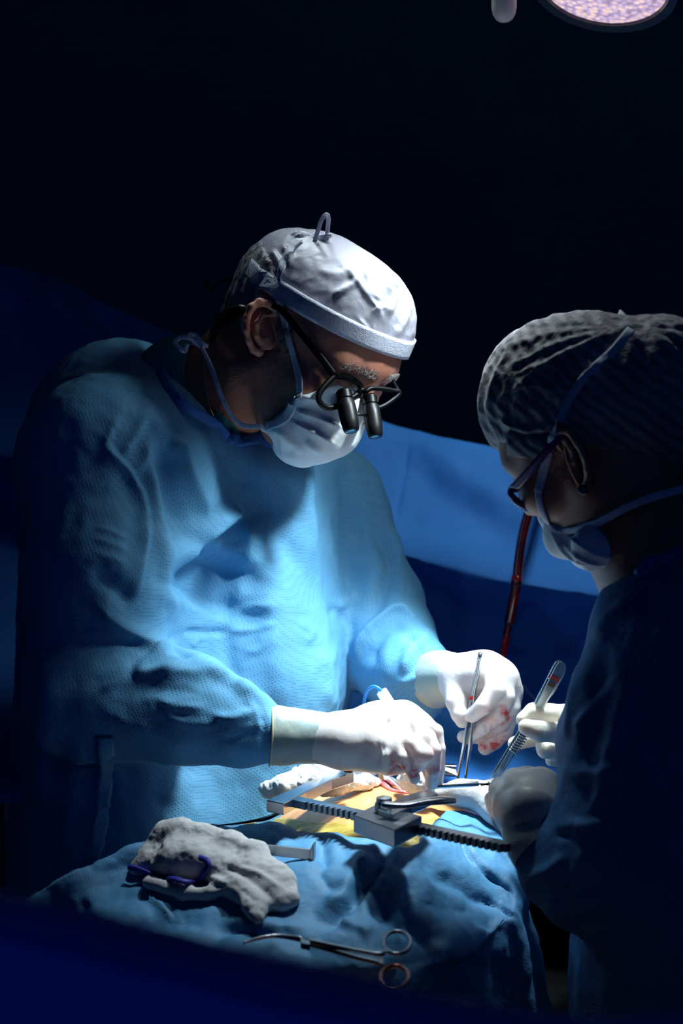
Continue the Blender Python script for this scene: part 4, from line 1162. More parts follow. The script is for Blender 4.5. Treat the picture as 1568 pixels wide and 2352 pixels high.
pb = [ell((.045, 2.40, .930), A3, np.array([.178, .30, .130]), .02), ell((.03, 1.98, .850), A3, np.array([.15, .32, .078]), .04),
      ell((.07, 2.98, .93), A3, np.array([.078, .12, .10]), .03), cone((.06, 2.75, .92), (.07, 2.9, .92), .07, .055, .05),
      cone((-.05, 1.80, .865), (-.07, 1.20, .86), .06, .045, .04), cone((.08, 1.80, .865), (.08, 1.20, .86), .06, .045, .04),
      ell(wound + np.array([.0, .01, .012]), ortho([np.array([.8, .55, 0]), np.array([-.55, .8, 0]), 0]), np.array([.055, .028, .040]), .012, '-')]
V, Q = blob(pb, .0045, 4)
V[:, 2] = np.maximum(V[:, 2], .822)
pbody = mesh_obj('body', V, Q, M['patient'], patient)
mesh_obj('wound', *blob([ell(wound + np.array([.0, .012, -.028]), ortho([np.array([.8, .55, 0]), np.array([-.55, .8, 0]), 0]), np.array([.052, .034, .022]), .01)], .002, 1), M['flesh'], patient)
# raw wound lips
lip = [PZ(x, y, z) for x, y, z in [(828, 1812, 1.058), (850, 1803, 1.060), (872, 1798, 1.062), (885, 1806, 1.060), (900, 1816, 1.058), (935, 1822, 1.056), (960, 1818, 1.056)]]
mesh_obj('wound_edge', *tube(lip, [.001, .003, .004, .004, .003, .003, .001], 8, smoothn=5), M['flesh'], patient)
pbv = bvh_of(pbody)
# iodine film
top = [(560, 1890), (620, 1882), (700, 1888), (780, 1896), (860, 1904), (930, 1905), (1000, 1880)]
bot = [(560, 1912), (620, 1918), (700, 1932), (780, 1945), (860, 1952), (930, 1955), (1000, 1950)]
rows = []
for k in range(6):
    t = k / 5; r = []
    for a, b_ in zip(crs(top, 5), crs(bot, 5)):
        q = a * (1 - t) + b_ * t; h_ = hit(pbv, q[0], q[1], 0)
        r.append(h_[0] + h_[1] * .0015 if h_ is not None else PZ(q[0], q[1], 1.03))
    rows.append(r)
V, Q = cloth_net(rows, 18, 62)
fo = mesh_obj('incision_film', V, Q, M['film'], None); tag(fo, 'yellow wrinkled adhesive film on the skin under the toothed steel bar', 'surgical film'); roughen(fo, .0015, 60, 3, True); solidify(fo, .0006)

def lift(rows, f): return [[f(*q) for q in r] for r in rows]
R0 = [(70, 2078, 1.00), (200, 2000, 1.02), (330, 1948, 1.04), (450, 1908, 1.052), (600, 1897, 1.050), (740, 1914, 1.056), (860, 1928, 1.056), (960, 1938, 1.05), (1035, 1862, 1.05), (1120, 1890, 1.03), (1185, 2005, 1.0)]
R1 = [(60, 2110, .97), (190, 2060, 1.0), (320, 2020, 1.015), (450, 1995, 1.03), (600, 1985, 1.04), (740, 1990, 1.045), (860, 2000, 1.04), (970, 2000, 1.035), (1060, 1965, 1.03), (1140, 1985, 1.015), (1195, 2050, .985)]
R2 = [(60, 2160, .94), (190, 2140, .97), (320, 2120, .99), (450, 2105, 1.0), (600, 2100, 1.01), (740, 2100, 1.01), (860, 2110, 1.01), (970, 2100, 1.0), (1060, 2085, .99), (1140, 2080, .98), (1192, 2108, .97)]
R3 = [(100, 2230, .92), (220, 2230, .94), (340, 2220, .96), (460, 2210, .97), (600, 2200, .98), (740, 2200, .98), (860, 2210, .98), (950, 2200, .97), (1020, 2190, .965), (1090, 2180, .955), (1150, 2150, .955)]
R4 = [(150, 2330, .88), (260, 2330, .90), (370, 2320, .92), (480, 2310, .93), (600, 2300, .94), (740, 2300, .94), (860, 2300, .94), (930, 2290, .94), (980, 2270, .94), (1030, 2250, .935), (1060, 2235, .935)]
r0, r1, r2, r3, r4 = [[PZ(*q) for q in R] for R in (R0, R1, R2, R3, R4)]
rm = [p + (np.array([-.02, .05, -.16]) if i < 4 else np.array([0, .006, -.030]) if i < 9 else np.array([.04, .03, -.15])) for i, p in enumerate(r0)]
rm2 = [p + (np.array([-.01, .01, -.30]) if i < 4 else np.array([0, .0, -.030]) if i < 9 else np.array([.01, .0, -.3])) for i, p in enumerate(rm)]
def wings(rw, zl, zr):
    return [rw[0] + np.array([-.03, .02, -zl]), rw[0] + np.array([-.01, .008, -zl * .35])] + rw + [rw[-1] + np.array([.012, .0, -zr * .4]), rw[-1] + np.array([.03, .01, -zr])]
r0, r1, r2, r3, r4, rm, rm2 = [wings(q, .10, .28) for q in (r0, r1, r2, r3, r4, rm, rm2)]
r5 = [p + np.array([0, -.03, -.16]) for p in r4]; r6 = [p + np.array([0, -.01, -.35]) for p in r5]
V, Q = cloth_net([rm2, rm, r0, r1, r2, r3, r4, r5, r6], 150, 260)
pd = mesh_obj('patient_drape', V, Q, M['drape_near'], None)
tag(pd, 'crumpled blue surgical drape over the patient, between the gauze pad and the toothed retractor', 'surgical drape')
sculpt(pd, [
    ([(640, 1925), (600, 1960), (560, 1975)], 14, .005, 0), ([(745, 1915), (740, 1960), (760, 2000)], 16, .008, 0), ([(860, 1940), (820, 1980), (790, 2050), (730, 2120)], 22, -.010, 0),
    ([(905, 1940), (860, 2010), (800, 2090), (740, 2150)], 20, .010, 1, .3), ([(960, 1945), (1000, 2000), (1070, 2050), (1150, 2090)], 18, .008, 0),
    ([(1040, 1900), (1080, 1960), (1130, 2010), (1190, 2060)], 14, .008, 1, .3), ([(1050, 1880), (1110, 1930), (1160, 1990)], 12, -.006, 0),
    ([(960, 1990), (940, 2060), (960, 2130), (1010, 2200)], 22, .008, 0), ([(830, 2080), (900, 2110), (960, 2160)], 20, .008, 0), ([(770, 2110), (820, 2130), (860, 2150)], 14, -.006, 0),
    ([(450, 1925), (400, 1960), (330, 1980)], 16, .006, 0), ([(470, 2080), (420, 2110), (330, 2130), (260, 2150)], 20, .009, 0), ([(330, 2050), (370, 2080), (400, 2110)], 6, -.005, 0),
    ([(480, 2130), (560, 2140), (650, 2150)], 14, .007, 0), ([(520, 2110), (600, 2130), (700, 2130)], 12, -.006, 0), ([(190, 2060), (195, 2100), (200, 2130)], 10, .006, 0),
    ([(1110, 2060), (1150, 2085), (1192, 2108)], 10, .005, 1), ([(660, 2010), (640, 2060), (600, 2100)], 16, .006, 0), ([(720, 1990), (760, 2040), (800, 2050)], 14, .005, 0)], front=False)
roughen(pd, .006, 14, 3, True); roughen(pd, .0014, 60, 3, True)
solidify(pd, .0012)
pdb = bvh_of(pd, pbody)

# screen drape behind the surgeon
cols = [-140, 0, 180, 400, 640, 880, 1010, 1180, 1400, 1720]
topy = [575, 612, 668, 775, 880, 970, 1005, 1042, 1082, 1125]
ty = [3.15, 3.12, 3.10, 3.05, 3.0, 2.97, 2.95, 2.92, 2.88, 2.82]
edge = [1010, 1040, 1080, 1140, 1200, 1268, 1300, 1342, 1372, 1400]
rows = []
for dyp, dd in ((40, .10), (0, .03), (6, 0), (90, -.04)):
    rows.append([P(x, t + dyp, y + dd) for x, t, y in zip(cols, topy, ty)])
rows.append([P(x, (t + e) / 2 + 60, y - .10) for x, t, e, y in zip(cols, topy, edge, ty)])
rows.append([P(x, e - 6, y - .17) for x, e, y in zip(cols, edge, ty)])
rows.append([P(x, e + 10, y - .14) for x, e, y in zip(cols, edge, ty)])
rows.append([P(x, e + 90, y - .04) for x, e, y in zip(cols, edge, ty)])
rows.append([P(x, 1560, min(2.86, y - .08)) for x, y in zip(cols, ty)])
rows.append([P(x, 1640, min(2.76, y - .14)) for x, y in zip(cols, ty)])
rows.append([P(x, 1700, min(2.62, y - .25)) for x, y in zip(cols, ty)])
rows.append([P(x, 1760, min(2.50, y - .25)) for x, y in zip(cols, ty)])
rows.append([P(x, 1812, 2.42) for x, y in zip(cols, ty)])
rows.append([P(x, 1850, 2.40) for x, y in zip(cols, ty)])
V, Q = cloth_net(rows, 170, 190)
sd = mesh_obj('screen_drape', V, Q, M['drape'], None)
tag(sd, 'large blue drape hung as a screen behind the surgeon and the red tube', 'surgical drape')
sculpt(sd, [([(0, 640), (60, 760), (150, 900)], 40, .02, 0), ([(60, 640), (160, 740), (300, 860)], 40, -.02, 0), ([(200, 700), (300, 790), (380, 850)], 30, .015, 0),
            ([(940, 1010), (925, 1100), (905, 1210)], 5, .004, 0), ([(900, 1010), (1000, 1120), (1150, 1220), (1300, 1290)], 40, .010, 0),
            ([(1000, 1045), (1080, 1110), (1180, 1160)], 30, -.006, 0),
            ([(1210, 1385), (1270, 1440), (1335, 1490)], 34, .030, 1, .2), ([(1208, 1388), (1180, 1450), (1165, 1500)], 30, .022, -1, .2),
            ([(1240, 1390), (1300, 1430), (1360, 1460)], 24, -.014, 0), ([(1060, 1300), (1080, 1400), (1100, 1480)], 30, -.01, 0),
            ([(1020, 1640), (1100, 1700), (1140, 1790)], 40, .012, 0), ([(1200, 1640), (1180, 1720), (1190, 1790)], 40, -.012, 0)], front=False)
roughen(sd, .006, 5, 3, True); roughen(sd, .0015, 22, 3, True)
solidify(sd, .0012)
# support bar of the screen with two posts
fr = thing('drape_support', 'steel anaesthesia screen frame holding up the blue drape', 'frame', (.1, 3.02, 0))
mesh_obj('bar', *tube([P(x, t + 30, y + .05) for x, t, y in zip(cols, topy, ty)], .010, 12, smoothn=3), M['steel_dark'], fr)
for q in (1, 8):
    a = P(cols[q], topy[q] + 30, ty[q] + .05); mesh_obj('post', *tube([a, np.array([a[0], a[1], 0.0])], .012, 12), M['steel_dark'], fr)
# foreground drape, close to the camera
fx = [-200, 0, 200, 400, 600, 800, 1000, 1300, 1750]; fy = [1990, 2050, 2098, 2150, 2205, 2245, 2290, 2335, 2360]
rows = [[P(x, y + 60, 1.16) for x, y in zip(fx, fy)], [P(x, y + 4, 1.07) for x, y in zip(fx, fy)], [P(x, y, 1.04) for x, y in zip(fx, fy)], [P(x, y + 60, 1.0) for x, y in zip(fx, fy)], [P(x, y + 180, .98) for x, y in zip(fx, fy)], [P(x, y + 380, .97) for x, y in zip(fx, fy)], [P(x, y + 3200, .95) for x, y in zip(fx, fy)]]
V, Q = cloth_net(rows, 70, 110)
fd = mesh_obj('foreground_drape', V, Q, M['drape_deep'], None)
tag(fd, 'blurred dark blue drape close to the camera along the bottom', 'surgical drape'); roughen(fd, .006, 8, 3); solidify(fd, .0012)
# ================================================================== INSTRUMENTS AND GAUZE
def pz(L, z=None): return [PZ(*q) if z is None else PZ(q[0], q[1], z) for q in L]
ZT = 1.092   # top face of the retractor
ret = thing('chest_retractor', 'steel rib retractor with toothed bar and crank lever spread over the wound', 'surgical retractor', PZ(860, 1890, 1.06))
down = np.array([0, 0, -1.0])
# fixed arm
fa = pz([(612, 1838), (651, 1846), (703, 1818), (762, 1790), (812, 1773), (806, 1766), (790, 1766), (750, 1775), (690, 1803)], ZT)
o = mesh_obj('fixed_arm', *prism(fa, down * .013, .001), M['steel'], ret, smooth=False)
# rack: bar with teeth on the near edge
def rack(a, b, wpx, n0, n1, zt, name):
    a, b = PZ(*a, zt), PZ(*b, zt); L = b - a; Ln = np.linalg.norm(L); e = L / Ln; s = np.cross(down, e); s /= np.linalg.norm(s)
    if s[1] > 0: s = -s       # towards the camera
    W, TD = wpx, .0045
    out = [a - s * 0, a + s * W]
    n = int(Ln / .0078)
    for i in range(n):
        t0 = i * Ln / n; t1 = t0 + Ln / n * .52; t2 = (i + 1) * Ln / n
        if n0 <= i < n1:
            out += [a + e * t0 + s * (W + TD), a + e * t1 + s * (W + TD), a + e * t1 + s * W, a + e * t2 + s * W]
        else: out += [a + e * t0 + s * (W + TD), a + e * t2 + s * (W + TD)]
    out += [b]
    return mesh_obj(name, *prism(out, down * .0085), M['steel_dark'], ret, smooth=False)
rack((682, 1828), (1178, 1934), .0125, 3, 99, ZT - .001, 'toothed_bar')
# sliding block
bl = pz([(812, 1872), (868, 1845), (968, 1874), (905, 1906)], ZT + .006)
mesh_obj('sliding_block', *prism(bl, down * .019, .001), M['steel_dark'], ret, smooth=False)
ma = pz([(868, 1858), (902, 1872), (945, 1850), (975, 1838), (1005, 1822), (985, 1812), (925, 1828)], ZT + .012)
mesh_obj('moving_arm', *prism(ma, down * .010, .001), M['steel'], ret, smooth=False)
pv = PZ(882, 1866, ZT + .006)
sharp(mesh_obj('pivot', *lathe([(.010, 0), (.010, .010), (.0085, .012), (.0085, .016), (.004, .0175), (.001, .0178)], pv, (0, 0, 1), 24), M['steel_dark'], ret))
la = [PZ(880, 1848, ZT + .020), PZ(925, 1850, ZT + .021), PZ(975, 1842, ZT + .022), PZ(1015, 1838, ZT + .022), PZ(1043, 1838, ZT + .021)]
mesh_obj('crank_lever', *tube(la, [.0075, .0058, .0075, .0082, .0060], 12, .5, hint=np.array([0, 0, 1.0]), smoothn=5, power=3), M['steel'], ret)
def plate(name, pts, th, mat, parent, bev=.0006):
    return mesh_obj(name, *prism(pts, th, bev), mat, parent, smooth=False)
# blades going into the wound
plate('blade', [P(878, 1778, 2.375), P(890, 1779, 2.375), P(934, 1804, 2.350), P(932, 1822, 2.350), P(886, 1812, 2.375)], np.array([.001, .002, .0]), M['steel'], ret)
plate('blade', [P(800, 1771, 2.375), P(868, 1774, 2.395), P(872, 1803, 2.395), P(846, 1797, 2.380)], np.array([0, .002, 0]), M['steel'], ret)
plate('blade', [P(862, 1772, 2.42), P(935, 1790, 2.44), P(935, 1812, 2.44), P(862, 1802, 2.42)], np.array([0, .002, 0]), M['steel'], ret)
plate('blade', [P(1000, 1757, 2.46), P(1047, 1759, 2.46), P(1047, 1768, 2.46), P(1050, 1782, 2.455), P(1000, 1782, 2.455)], np.array([0, .008, .001]), M['steel'], ret)
sharp(mesh_obj('screw', *tube([PZ(792, 1766, 1.098), PZ(806, 1768, 1.098)], .0042, 12), M['black'], ret))
mesh_obj('cross_rod', *tube([PZ(800, 1768, 1.098), PZ(905, 1769, 1.097)], .0018, 10), M['steel_dark'], ret)

# steel tubes at the wound rim
def rod(a, b, r, label):
    a, b = np.array(a), np.array(b); d = (b - a) / np.linalg.norm(b - a)
    t = thing('steel_rod', label, 'steel rod', (a + b) / 2, 'steel rods at the wound rim')
    sharp(mesh_obj('sleeve', *tube([a, a + d * .001, b - d * .001, b], [r * .85, r, r, r * .85], 20), M['steel'], t))
    sharp(mesh_obj('tip', *tube([a - d * .010, a - d * .004, a - d * .0005], [r * .5, r * .45, r * .7], 14), M['black'], t))
    sharp(mesh_obj('pin', *tube([b + d * .0005, b + d * .008, b + d * .011], [r * .5, r * .4, r * .6], 14), M['steel'], t))
    return t
rod(PZ(1002, 1806, 1.092), PZ(1098, 1800, 1.092), .0030, 'shiny steel rod lying across the gauze, left of the shaded glove')
rod(PZ(1122, 1800, 1.092), PZ(1190, 1792, 1.092), .0030, 'short shiny steel rod half hidden behind the shaded glove')

def gauze(name, label, cat, prims, h=.002, amp=.003, sc_=60, group=None, ridg=True, mat='gauze'):
    V, Q = blob(prims, h, 1); o = mesh_obj(name, V, Q, M[mat], None); tag(o, label, cat, group)
    roughen(o, amp, sc_, 4, ridg); roughen(o, amp * .45, sc_ * 2.4, 3, True); return o
def chz(L, r, k=.01): return chain([PZ(*q) for q in L], r, k)
gauze('gauze_swab', 'rumpled shaded gauze behind the fixed steel arm of the retractor', 'gauze', chz([(612, 1812, 1.075), (650, 1805, 1.080), (700, 1786, 1.086), (750, 1774, 1.088), (790, 1776, 1.084)], [.006, .010, .013, .012, .008]) + chz([(612, 1812, 1.075), (622, 1828, 1.068)], [.006, .004]), group='gauze round the wound')
gauze('gauze_swab', 'white folded gauze lying on the skin in front of the wound opening', 'gauze', chz([(742, 1822, 1.060), (770, 1808, 1.066), (800, 1800, 1.070), (840, 1796, 1.068), (868, 1796, 1.064)], [.004, .008, .009, .007, .004]), group='gauze round the wound')
gauze('gauze_swab', 'small white gauze lying over the middle of the fixed steel arm', 'gauze', chz([(690, 1800, 1.086), (720, 1788, 1.091), (755, 1780, 1.088)], [.004, .006, .004]), group='gauze round the wound')
gauze('gauze_swab', 'twisted white gauze sticking up under the fingertips of the stained glove', 'gauze', chz([(928, 1785, 1.078), (940, 1775, 1.086), (955, 1785, 1.084), (970, 1800, 1.078), (985, 1812, 1.072)], [.006, .0075, .010, .011, .006]) + chz([(925, 1790, 1.076), (950, 1812, 1.070)], [.006, .007]), group='gauze round the wound', sc_=80)
gauze('gauze_swab', 'pale gauze cloth spread under the steel rods towards the shaded glove', 'gauze', chz([(1000, 1826, 1.063), (1050, 1822, 1.067), (1100, 1828, 1.064), (1140, 1862, 1.052), (1162, 1905, 1.04)], [.007, .011, .013, .013, .006], .02) + chz([(1060, 1820, 1.064), (1140, 1820, 1.062), (1160, 1850, 1.055)], [.010, .012, .013], .02), group='gauze round the wound', amp=.0009, sc_=40, ridg=False, mat='gauze_dim')
def on_drape(L, r, k=.01):
    return chain([hit(pdb, q[0], q[1] + 18)[0] + np.array([0, 0, q[2] + .003]) for q in L], r, k)
lap = gauze('laparotomy_sponge', 'big crumpled gauze pad with navy loop lying on the drape at lower left', 'gauze',
            on_drape([(312, 1992, .004), (345, 1972, .012), (380, 1950, .020), (420, 1952, .024), (470, 1962, .024), (530, 1972, .022), (590, 1985, .018), (640, 2015, .010)], [.008, .009, .013, .013, .011, .011, .010, .008], .015)
            + on_drape([(350, 1995, .008), (400, 1990, .014), (450, 1995, .014), (510, 2005, .010), (580, 2020, .010), (640, 2040, .008), (668, 2062, .006)], [.010, .015, .015, .012, .012, .012, .008], .02)
            + on_drape([(340, 2025, .005), (420, 2050, .006), (480, 2055, .004)], [.006, .008, .006], .01)
            + on_drape([(500, 2040, .006), (560, 2055, .008), (585, 2085, .006), (592, 2105, .004)], [.008, .010, .010, .007], .014)
            + on_drape([(560, 2040, .008), (620, 2065, .008), (650, 2075, .006)], [.012, .010, .008], .014), h=.0022, amp=.0028, sc_=34, ridg=False, mat='gauze_dim')
rp_ = [([(500, 1985), (560, 2010), (610, 2050), (640, 2080)], 8, -.003, 0), ([(540, 1990), (600, 2010), (650, 2050)], 7, .003, 0), ([(470, 2010), (520, 2030), (580, 2050)], 8, .003, 0), ([(480, 2035), (540, 2035), (600, 2080)], 7, -.003, 0),
       ([(350, 1985), (352, 1960), (375, 1935)], 6, -.003, 0)]
sculpt(lap, rp_, front=False)
lb = bvh_of(lap)
pl, ns = surf_path(lb, [(303, 1992), (340, 1998), (370, 2010), (400, 2025), (430, 2033), (455, 2022), (475, 2003), (484, 1990), (478, 1980), (464, 1972)], .0045, 10)
for _ in range(6): pl[1:-1] = (pl[:-2] + pl[1:-1] * 2 + pl[2:]) / 4
mesh_obj('marker_loop', *tube(pl, .0036, 8, .6, hint=ns), M['navy'], lap)

# flat retractor lying on the drape
fl = thing('hand_retractor', 'flat steel hand retractor with brown tape lying on the drape behind the gauze pad', 'surgical instrument', PZ(590, 1965, 1.045))
a, b = PZ(452, 1950, 1.052), PZ(718, 1978, 1.047)
e = (b - a) / np.linalg.norm(b - a); up = np.array([0, 0, 1.0]); H0 = .0125
def on(t, z, off=0): return a + e * (t * np.linalg.norm(b - a)) + up * z + np.array([0, off, 0])
mesh_obj('handle', *prism([on(0, .001), on(1, .001), on(1, H0), on(0, H0)], np.array([0, .003, 0]), .0004), M['steel_dark'], fl, smooth=False)
mesh_obj('blade', *prism([on(.975, .001, -.002), on(1.01, .001, -.004), on(1.01, H0 + .006, -.004), on(.99, H0 + .004, -.002), on(.975, H0, -.002)], np.array([.002, .016, 0]), .0004), M['steel_dark'], fl, smooth=False)
mesh_obj('blade', *prism([on(-.03, .004), on(.02, .004), on(.03, H0 + .001), on(-.01, H0 + .002), on(-.03, H0 + .001)], np.array([0, .006, 0]), .0004), M['black'], fl, smooth=False)
mesh_obj('tape', *prism([on(.50, .0005, -.0006), on(.555, .0005, -.0006), on(.555, H0 + .0006, -.0006), on(.50, H0 + .0006, -.0006)], np.array([0, .0042, 0])), M['redbrown'], fl, smooth=False)

# black handled instrument at the drape edge
bk = thing('scalpel_handle', 'thin black instrument lying at the drape edge beside the retractor corner', 'surgical instrument', PZ(560, 1888, 1.06))
mesh_obj('handle', *tube([PZ(497, 1896, 1.062), PZ(540, 1892, 1.064), PZ(580, 1886, 1.066), PZ(610, 1880, 1.068), PZ(640, 1868, 1.070)], [.0012, .0022, .0030, .0042, .003], 10, .5, hint=np.array([0, 0, 1.0]), smoothn=5), M['black'], bk)
mesh_obj('blade', *tube([PZ(600, 1880, 1.071), PZ(625, 1872, 1.073)], [.0018, .0010], 8, .4), M['steel_dark'], bk)

# hemostat
hm = thing('hemostat', 'steel hemostat clamp with two finger rings lying at the bottom of the drape', 'surgical clamp', PZ(780, 2180, 1.0))
zh = 1.008
def ring(cx, cy, rx, ry_, z): return [PZ(cx + rx * math.cos(t), cy + ry_ * math.sin(t), z) for t in np.linspace(0, 2 * math.pi, 33)]
s1 = mesh_obj('shank', *tube(pz([(700, 2160), (760, 2172), (820, 2184), (872, 2192), (884, 2184)], zh + .003), [.0030, .0026, .0024, .0026, .0026], 10, smoothn=5), M['steel_dark'], hm)
mesh_obj('finger_ring', *tube(ring(911, 2165, 31, 26, zh + .003), .0022, 10, caps=False), M['steel_dark'], s1)
s2 = mesh_obj('shank', *tube(pz([(700, 2164), (760, 2182), (820, 2200), (870, 2212), (880, 2220)], zh - .001), [.0030, .0026, .0024, .0026, .0026], 10, smoothn=5), M['steel_dark'], hm)
mesh_obj('finger_ring', *tube(ring(906, 2244, 32, 26, zh - .002), .0022, 10, caps=False), simple('ring_copper', (.35, .12, .08), .3, 1.0), s2)
mesh_obj('box_joint', *prism(pz([(690, 2152), (712, 2156), (712, 2170), (690, 2166)], zh + .005), down * .006, .0008), M['steel'], hm, smooth=False)
mesh_obj('jaw', *tube(pz([(695, 2158), (660, 2152), (625, 2150), (590, 2156), (560, 2166)], zh + .002), [.0032, .0026, .0022, .0018, .0010], 10, smoothn=5), M['steel'], hm)
mesh_obj('ratchet', *prism(pz([(872, 2192), (880, 2192), (880, 2212), (872, 2212)], zh + .002), down * .003), M['steel_dark'], hm, smooth=False)

# thumb forceps of the surgeon
f1 = thing('forceps', 'slim steel thumb forceps with red mark standing upright in the far stained glove', 'forceps', P(1060, 1790, 2.36))
tp = P(1101, 1504, 2.332)
for dx0, dx1 in ((0, 0), (4, 18)):
    pl = [tp, P(1094 + dx0, 1545, 2.335), P(1084 + dx0, 1595, 2.340), P(1075 + dx0 + dx1 * .4, 1655, 2.346), P(1064 + dx1 * .8, 1720, 2.352), P(1051 + dx1, 1790, 2.360)]
    mesh_obj('prong', *tube(pl, [.0030, .0038, .0040, .0044, .0042, .0030], 8, .4, hint=np.array([1, -.5, 0]), smoothn=5, power=4), M['steel'], f1)
mesh_obj('heel', *tube([P(1103, 1500, 2.332), P(1099, 1516, 2.333)], [.0030, .0034], 10, .8, power=4), M['steel'], f1)
mesh_obj('red_band', *tube([P(1085, 1598, 2.339), P(1082, 1606, 2.340)], .0040, 8, .6, hint=np.array([1, -.5, 0]), power=4), M['red'], f1)

# forceps of the assistant
f2 = thing('forceps', 'broad steel thumb forceps with red band and ridged grip in the cream glove', 'forceps', P(1140, 1790, 2.30))
def yy(py): return 2.188 + (py - 1520) / 270 * .075
def outl(L): return [P(x, y, yy(y)) for x, y in L]
R_ = [(1290, 1519), (1298, 1525), (1300, 1536), (1296, 1550), (1284, 1570), (1272, 1592), (1262, 1604), (1245, 1634), (1226, 1662), (1208, 1694), (1180, 1736), (1160, 1768), (1146, 1790)]
L_ = [(1283, 1521), (1276, 1532), (1262, 1560), (1250, 1584), (1242, 1598), (1228, 1626), (1212, 1654), (1188, 1694), (1166, 1730), (1148, 1760), (1130, 1787)]
poly = outl(R_) + outl(L_[::-1])
front = mesh_obj('arm', *prism(poly, np.array([-.0006, .0022, .0]), .0004), M['steel_dark'], f2, smooth=False)
poly2 = [p + np.array([-.0022, .006, .0]) for p in poly]
mesh_obj('arm', *prism(poly2, np.array([-.0006, .0022, .0]), .0004), M['steel'], f2, smooth=False)
for i in range(9):     # grip ridges
    t = i / 8; c = np.array([1208 - 30 * t, 1682 + 44 * t])
    mesh_obj('grip_ridge', *tube([P(c[0] - 9, c[1] - 6, yy(c[1]) - .0012), P(c[0] + 9, c[1] + 6, yy(c[1]) - .0012)], .0011, 6), M['steel'], front)
def band_on(x0, y0, x1, y1, hw, mat, name):
    d = np.array([x1 - x0, y1 - y0], float); d /= np.linalg.norm(d); n = np.array([-d[1], d[0]])
    q = [(x0, y0) + n * hw, (x1, y1) + n * hw, (x1, y1) - n * hw, (x0, y0) - n * hw]
    return mesh_obj(name, *prism([P(p[0], p[1], yy(p[1]) - .0007) for p in q], np.array([-.0003, .0042, 0])), mat, front, smooth=False)
band_on(1265, 1554, 1283, 1564, 5, M['red'], 'red_band')
band_on(1258, 1569, 1273, 1577, 4, M['redbrown'], 'brown_band')
for q in range(3): band_on(1262 + q * 1.5 - 2, 1559 + q * 3.2, 1279 - q * 1.2, 1566 + q * 2.8, .8, M['steel'], 'stripe')

# cautery pencil
cp_ = thing('cautery_pencil', 'white cautery pencil with bright blue cable held in the near glove', 'surgical instrument', P(885, 1600, 2.24))
a, b = P(876, 1588, 2.245), P(926, 1668, 2.245)
d = (b - a)
sharp(mesh_obj('barrel', *tube([a, a + d * .02, a + d * .5, b, P(975, 1745, 2.25), P(992, 1782, 2.25)], [.0058, .0066, .0068, .0070, .0055, .003], 20, smoothn=2), M['white_plastic'], cp_))
mesh_obj('electrode', *tube([P(992, 1782, 2.25), P(1002, 1812, 2.255)], [.0012, .0008], 8), M['steel'], cp_)
mesh_obj('cable', *tube([P(*q) for q in [(879, 1592, 2.245), (870, 1582, 2.247), (858, 1577, 2.25), (846, 1584, 2.255), (837, 1606, 2.26), (834, 1640, 2.27), (826, 1680, 2.29), (780, 1725, 2.30), (715, 1735, 2.30), (690, 1750, 2.30), (685, 1775, 2.30), (690, 1800, 2.33)]], .0020, 10, smoothn=6), M['blue_cable'], cp_)

# red blood line with cannula
bt = thing('blood_line', 'dark red blood filled tube hanging in front of the blue screen drape', 'tube', P(1156, 1520, 2.66))
mesh_obj('tube', *tube([P(*q) for q in [(1290, 1075, 3.02), (1284, 1045, 2.97), (1275, 1040, 2.88), (1262, 1062, 2.74), (1244, 1100, 2.69), (1228, 1130, 2.68), (1213, 1180, 2.68), (1200, 1230, 2.68), (1191, 1290, 2.68), (1186, 1340, 2.68), (1178, 1385, 2.68), (1168, 1435, 2.68)]], .0068, 16, smoothn=6), M['blood_tube'], bt)
mesh_obj('connector', *tube([P(1187, 1322, 2.679), P(1185, 1345, 2.679)], .0074, 16), M['blood_tube'], bt)
mesh_obj('thin_tube', *tube([P(*q) for q in [(1168, 1433, 2.68), (1162, 1465, 2.68), (1156, 1500, 2.67), (1156, 1522, 2.66), (1164, 1545, 2.64), (1186, 1556, 2.60)]], [.0055, .0050, .0046, .0042, .0034, .0030], 14, smoothn=6), M['blood_tube'], bt)
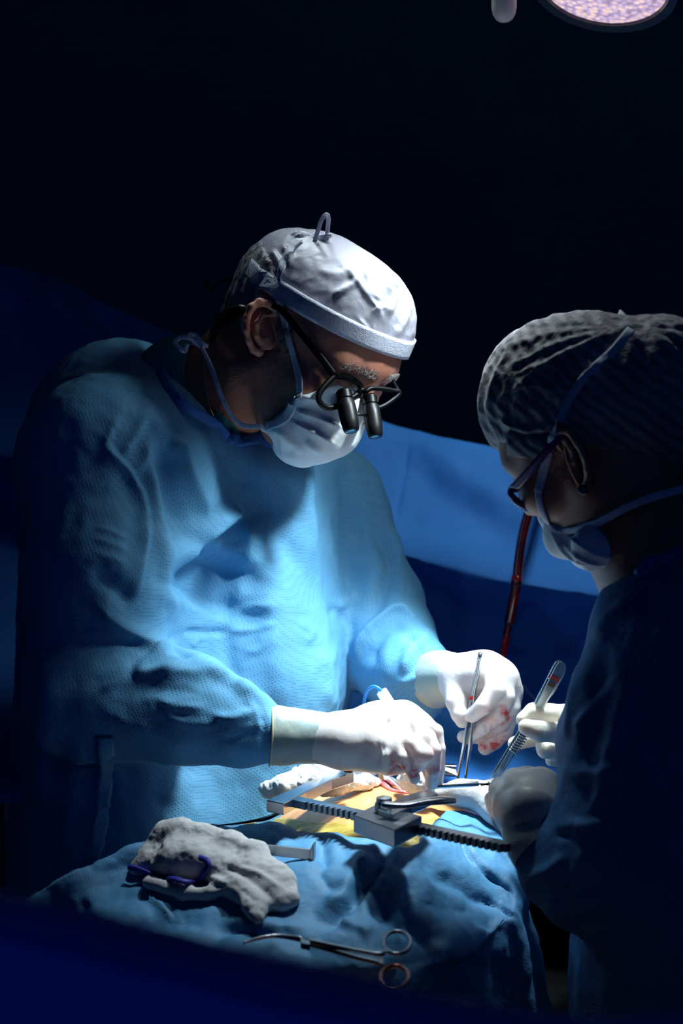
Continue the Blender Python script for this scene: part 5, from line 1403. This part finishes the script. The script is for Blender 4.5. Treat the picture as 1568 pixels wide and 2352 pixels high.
mesh_obj('cannula', *tube([P(*q) for q in [(1184, 1556, 2.60), (1205, 1580, 2.58), (1232, 1612, 2.55), (1262, 1655, 2.52)]], .0016, 10, smoothn=4), M['steel'], bt)

# ================================================================== SURGICAL LAMP
lamp = thing('surgical_lamp', 'ceiling surgical lamp at top right with white handle and glowing round lens', 'lamp', P(1300, -160, 2.5))
n = np.array([-.22, -.42, -.88]); n /= np.linalg.norm(n)
def pod(c, parent, big=1.0):
    R = .096 * big
    o = mesh_obj('lamp_head', *lathe([(.02, -.07), (R * .6, -.066), (R * .92, -.045), (R, -.02), (R * 1.0, 0), (R * .97, .004), (R * .86, .002), (R * .84, -.006), (R * .5, -.008), (.001, -.008)], c, n, 64), M['lamp_body'], parent)
    sharp(o)
    mesh_obj('lens', *lathe([(R * .835, -.0065), (R * .83, -.001), (R * .5, .004), (.001, .006)], c, n, 64), M['lamp_glow'], o)
    return o
c0 = P(1385, -36, 2.5)
pod(c0, lamp)
hub = P(1157, -330, 2.52)
c1 = hub + np.array([-.05, .14, .04]); c2 = hub + np.array([.16, .18, .06])
pod(c1, lamp); pod(c2, lamp)
hd = P(1157, 52, 2.5)
mesh_obj('handle', *lathe([(.001, 0), (.006, .0008), (.0105, .004), (.0140, .010), (.0155, .018), (.0155, .10), (.018, .11), (.018, .12)], hd, (0, 0, 1), 40), M['lamp_handle'], lamp)
sharp(mesh_obj('hub', *lathe([(.03, 0), (.06, .012), (.065, .05), (.04, .07), (.02, .08)], hd + np.array([0, 0, .118]), (0, 0, 1), 40), M['lamp_body'], lamp))
hubc = hd + np.array([0, 0, .15])
for c in (c0, c1, c2): mesh_obj('arm', *tube([hubc, c - n * .06], .010, 12), M['lamp_body'], lamp)
mesh_obj('ceiling_arm', *tube([hubc + np.array([0, 0, .03]), hubc + np.array([0, 0, .25]), np.array([hubc[0] + .3, hubc[1] + .5, 2.9]), np.array([hubc[0] + .3, hubc[1] + .5, 3.4])], .022, 16, smoothn=4), M['lamp_body'], lamp)
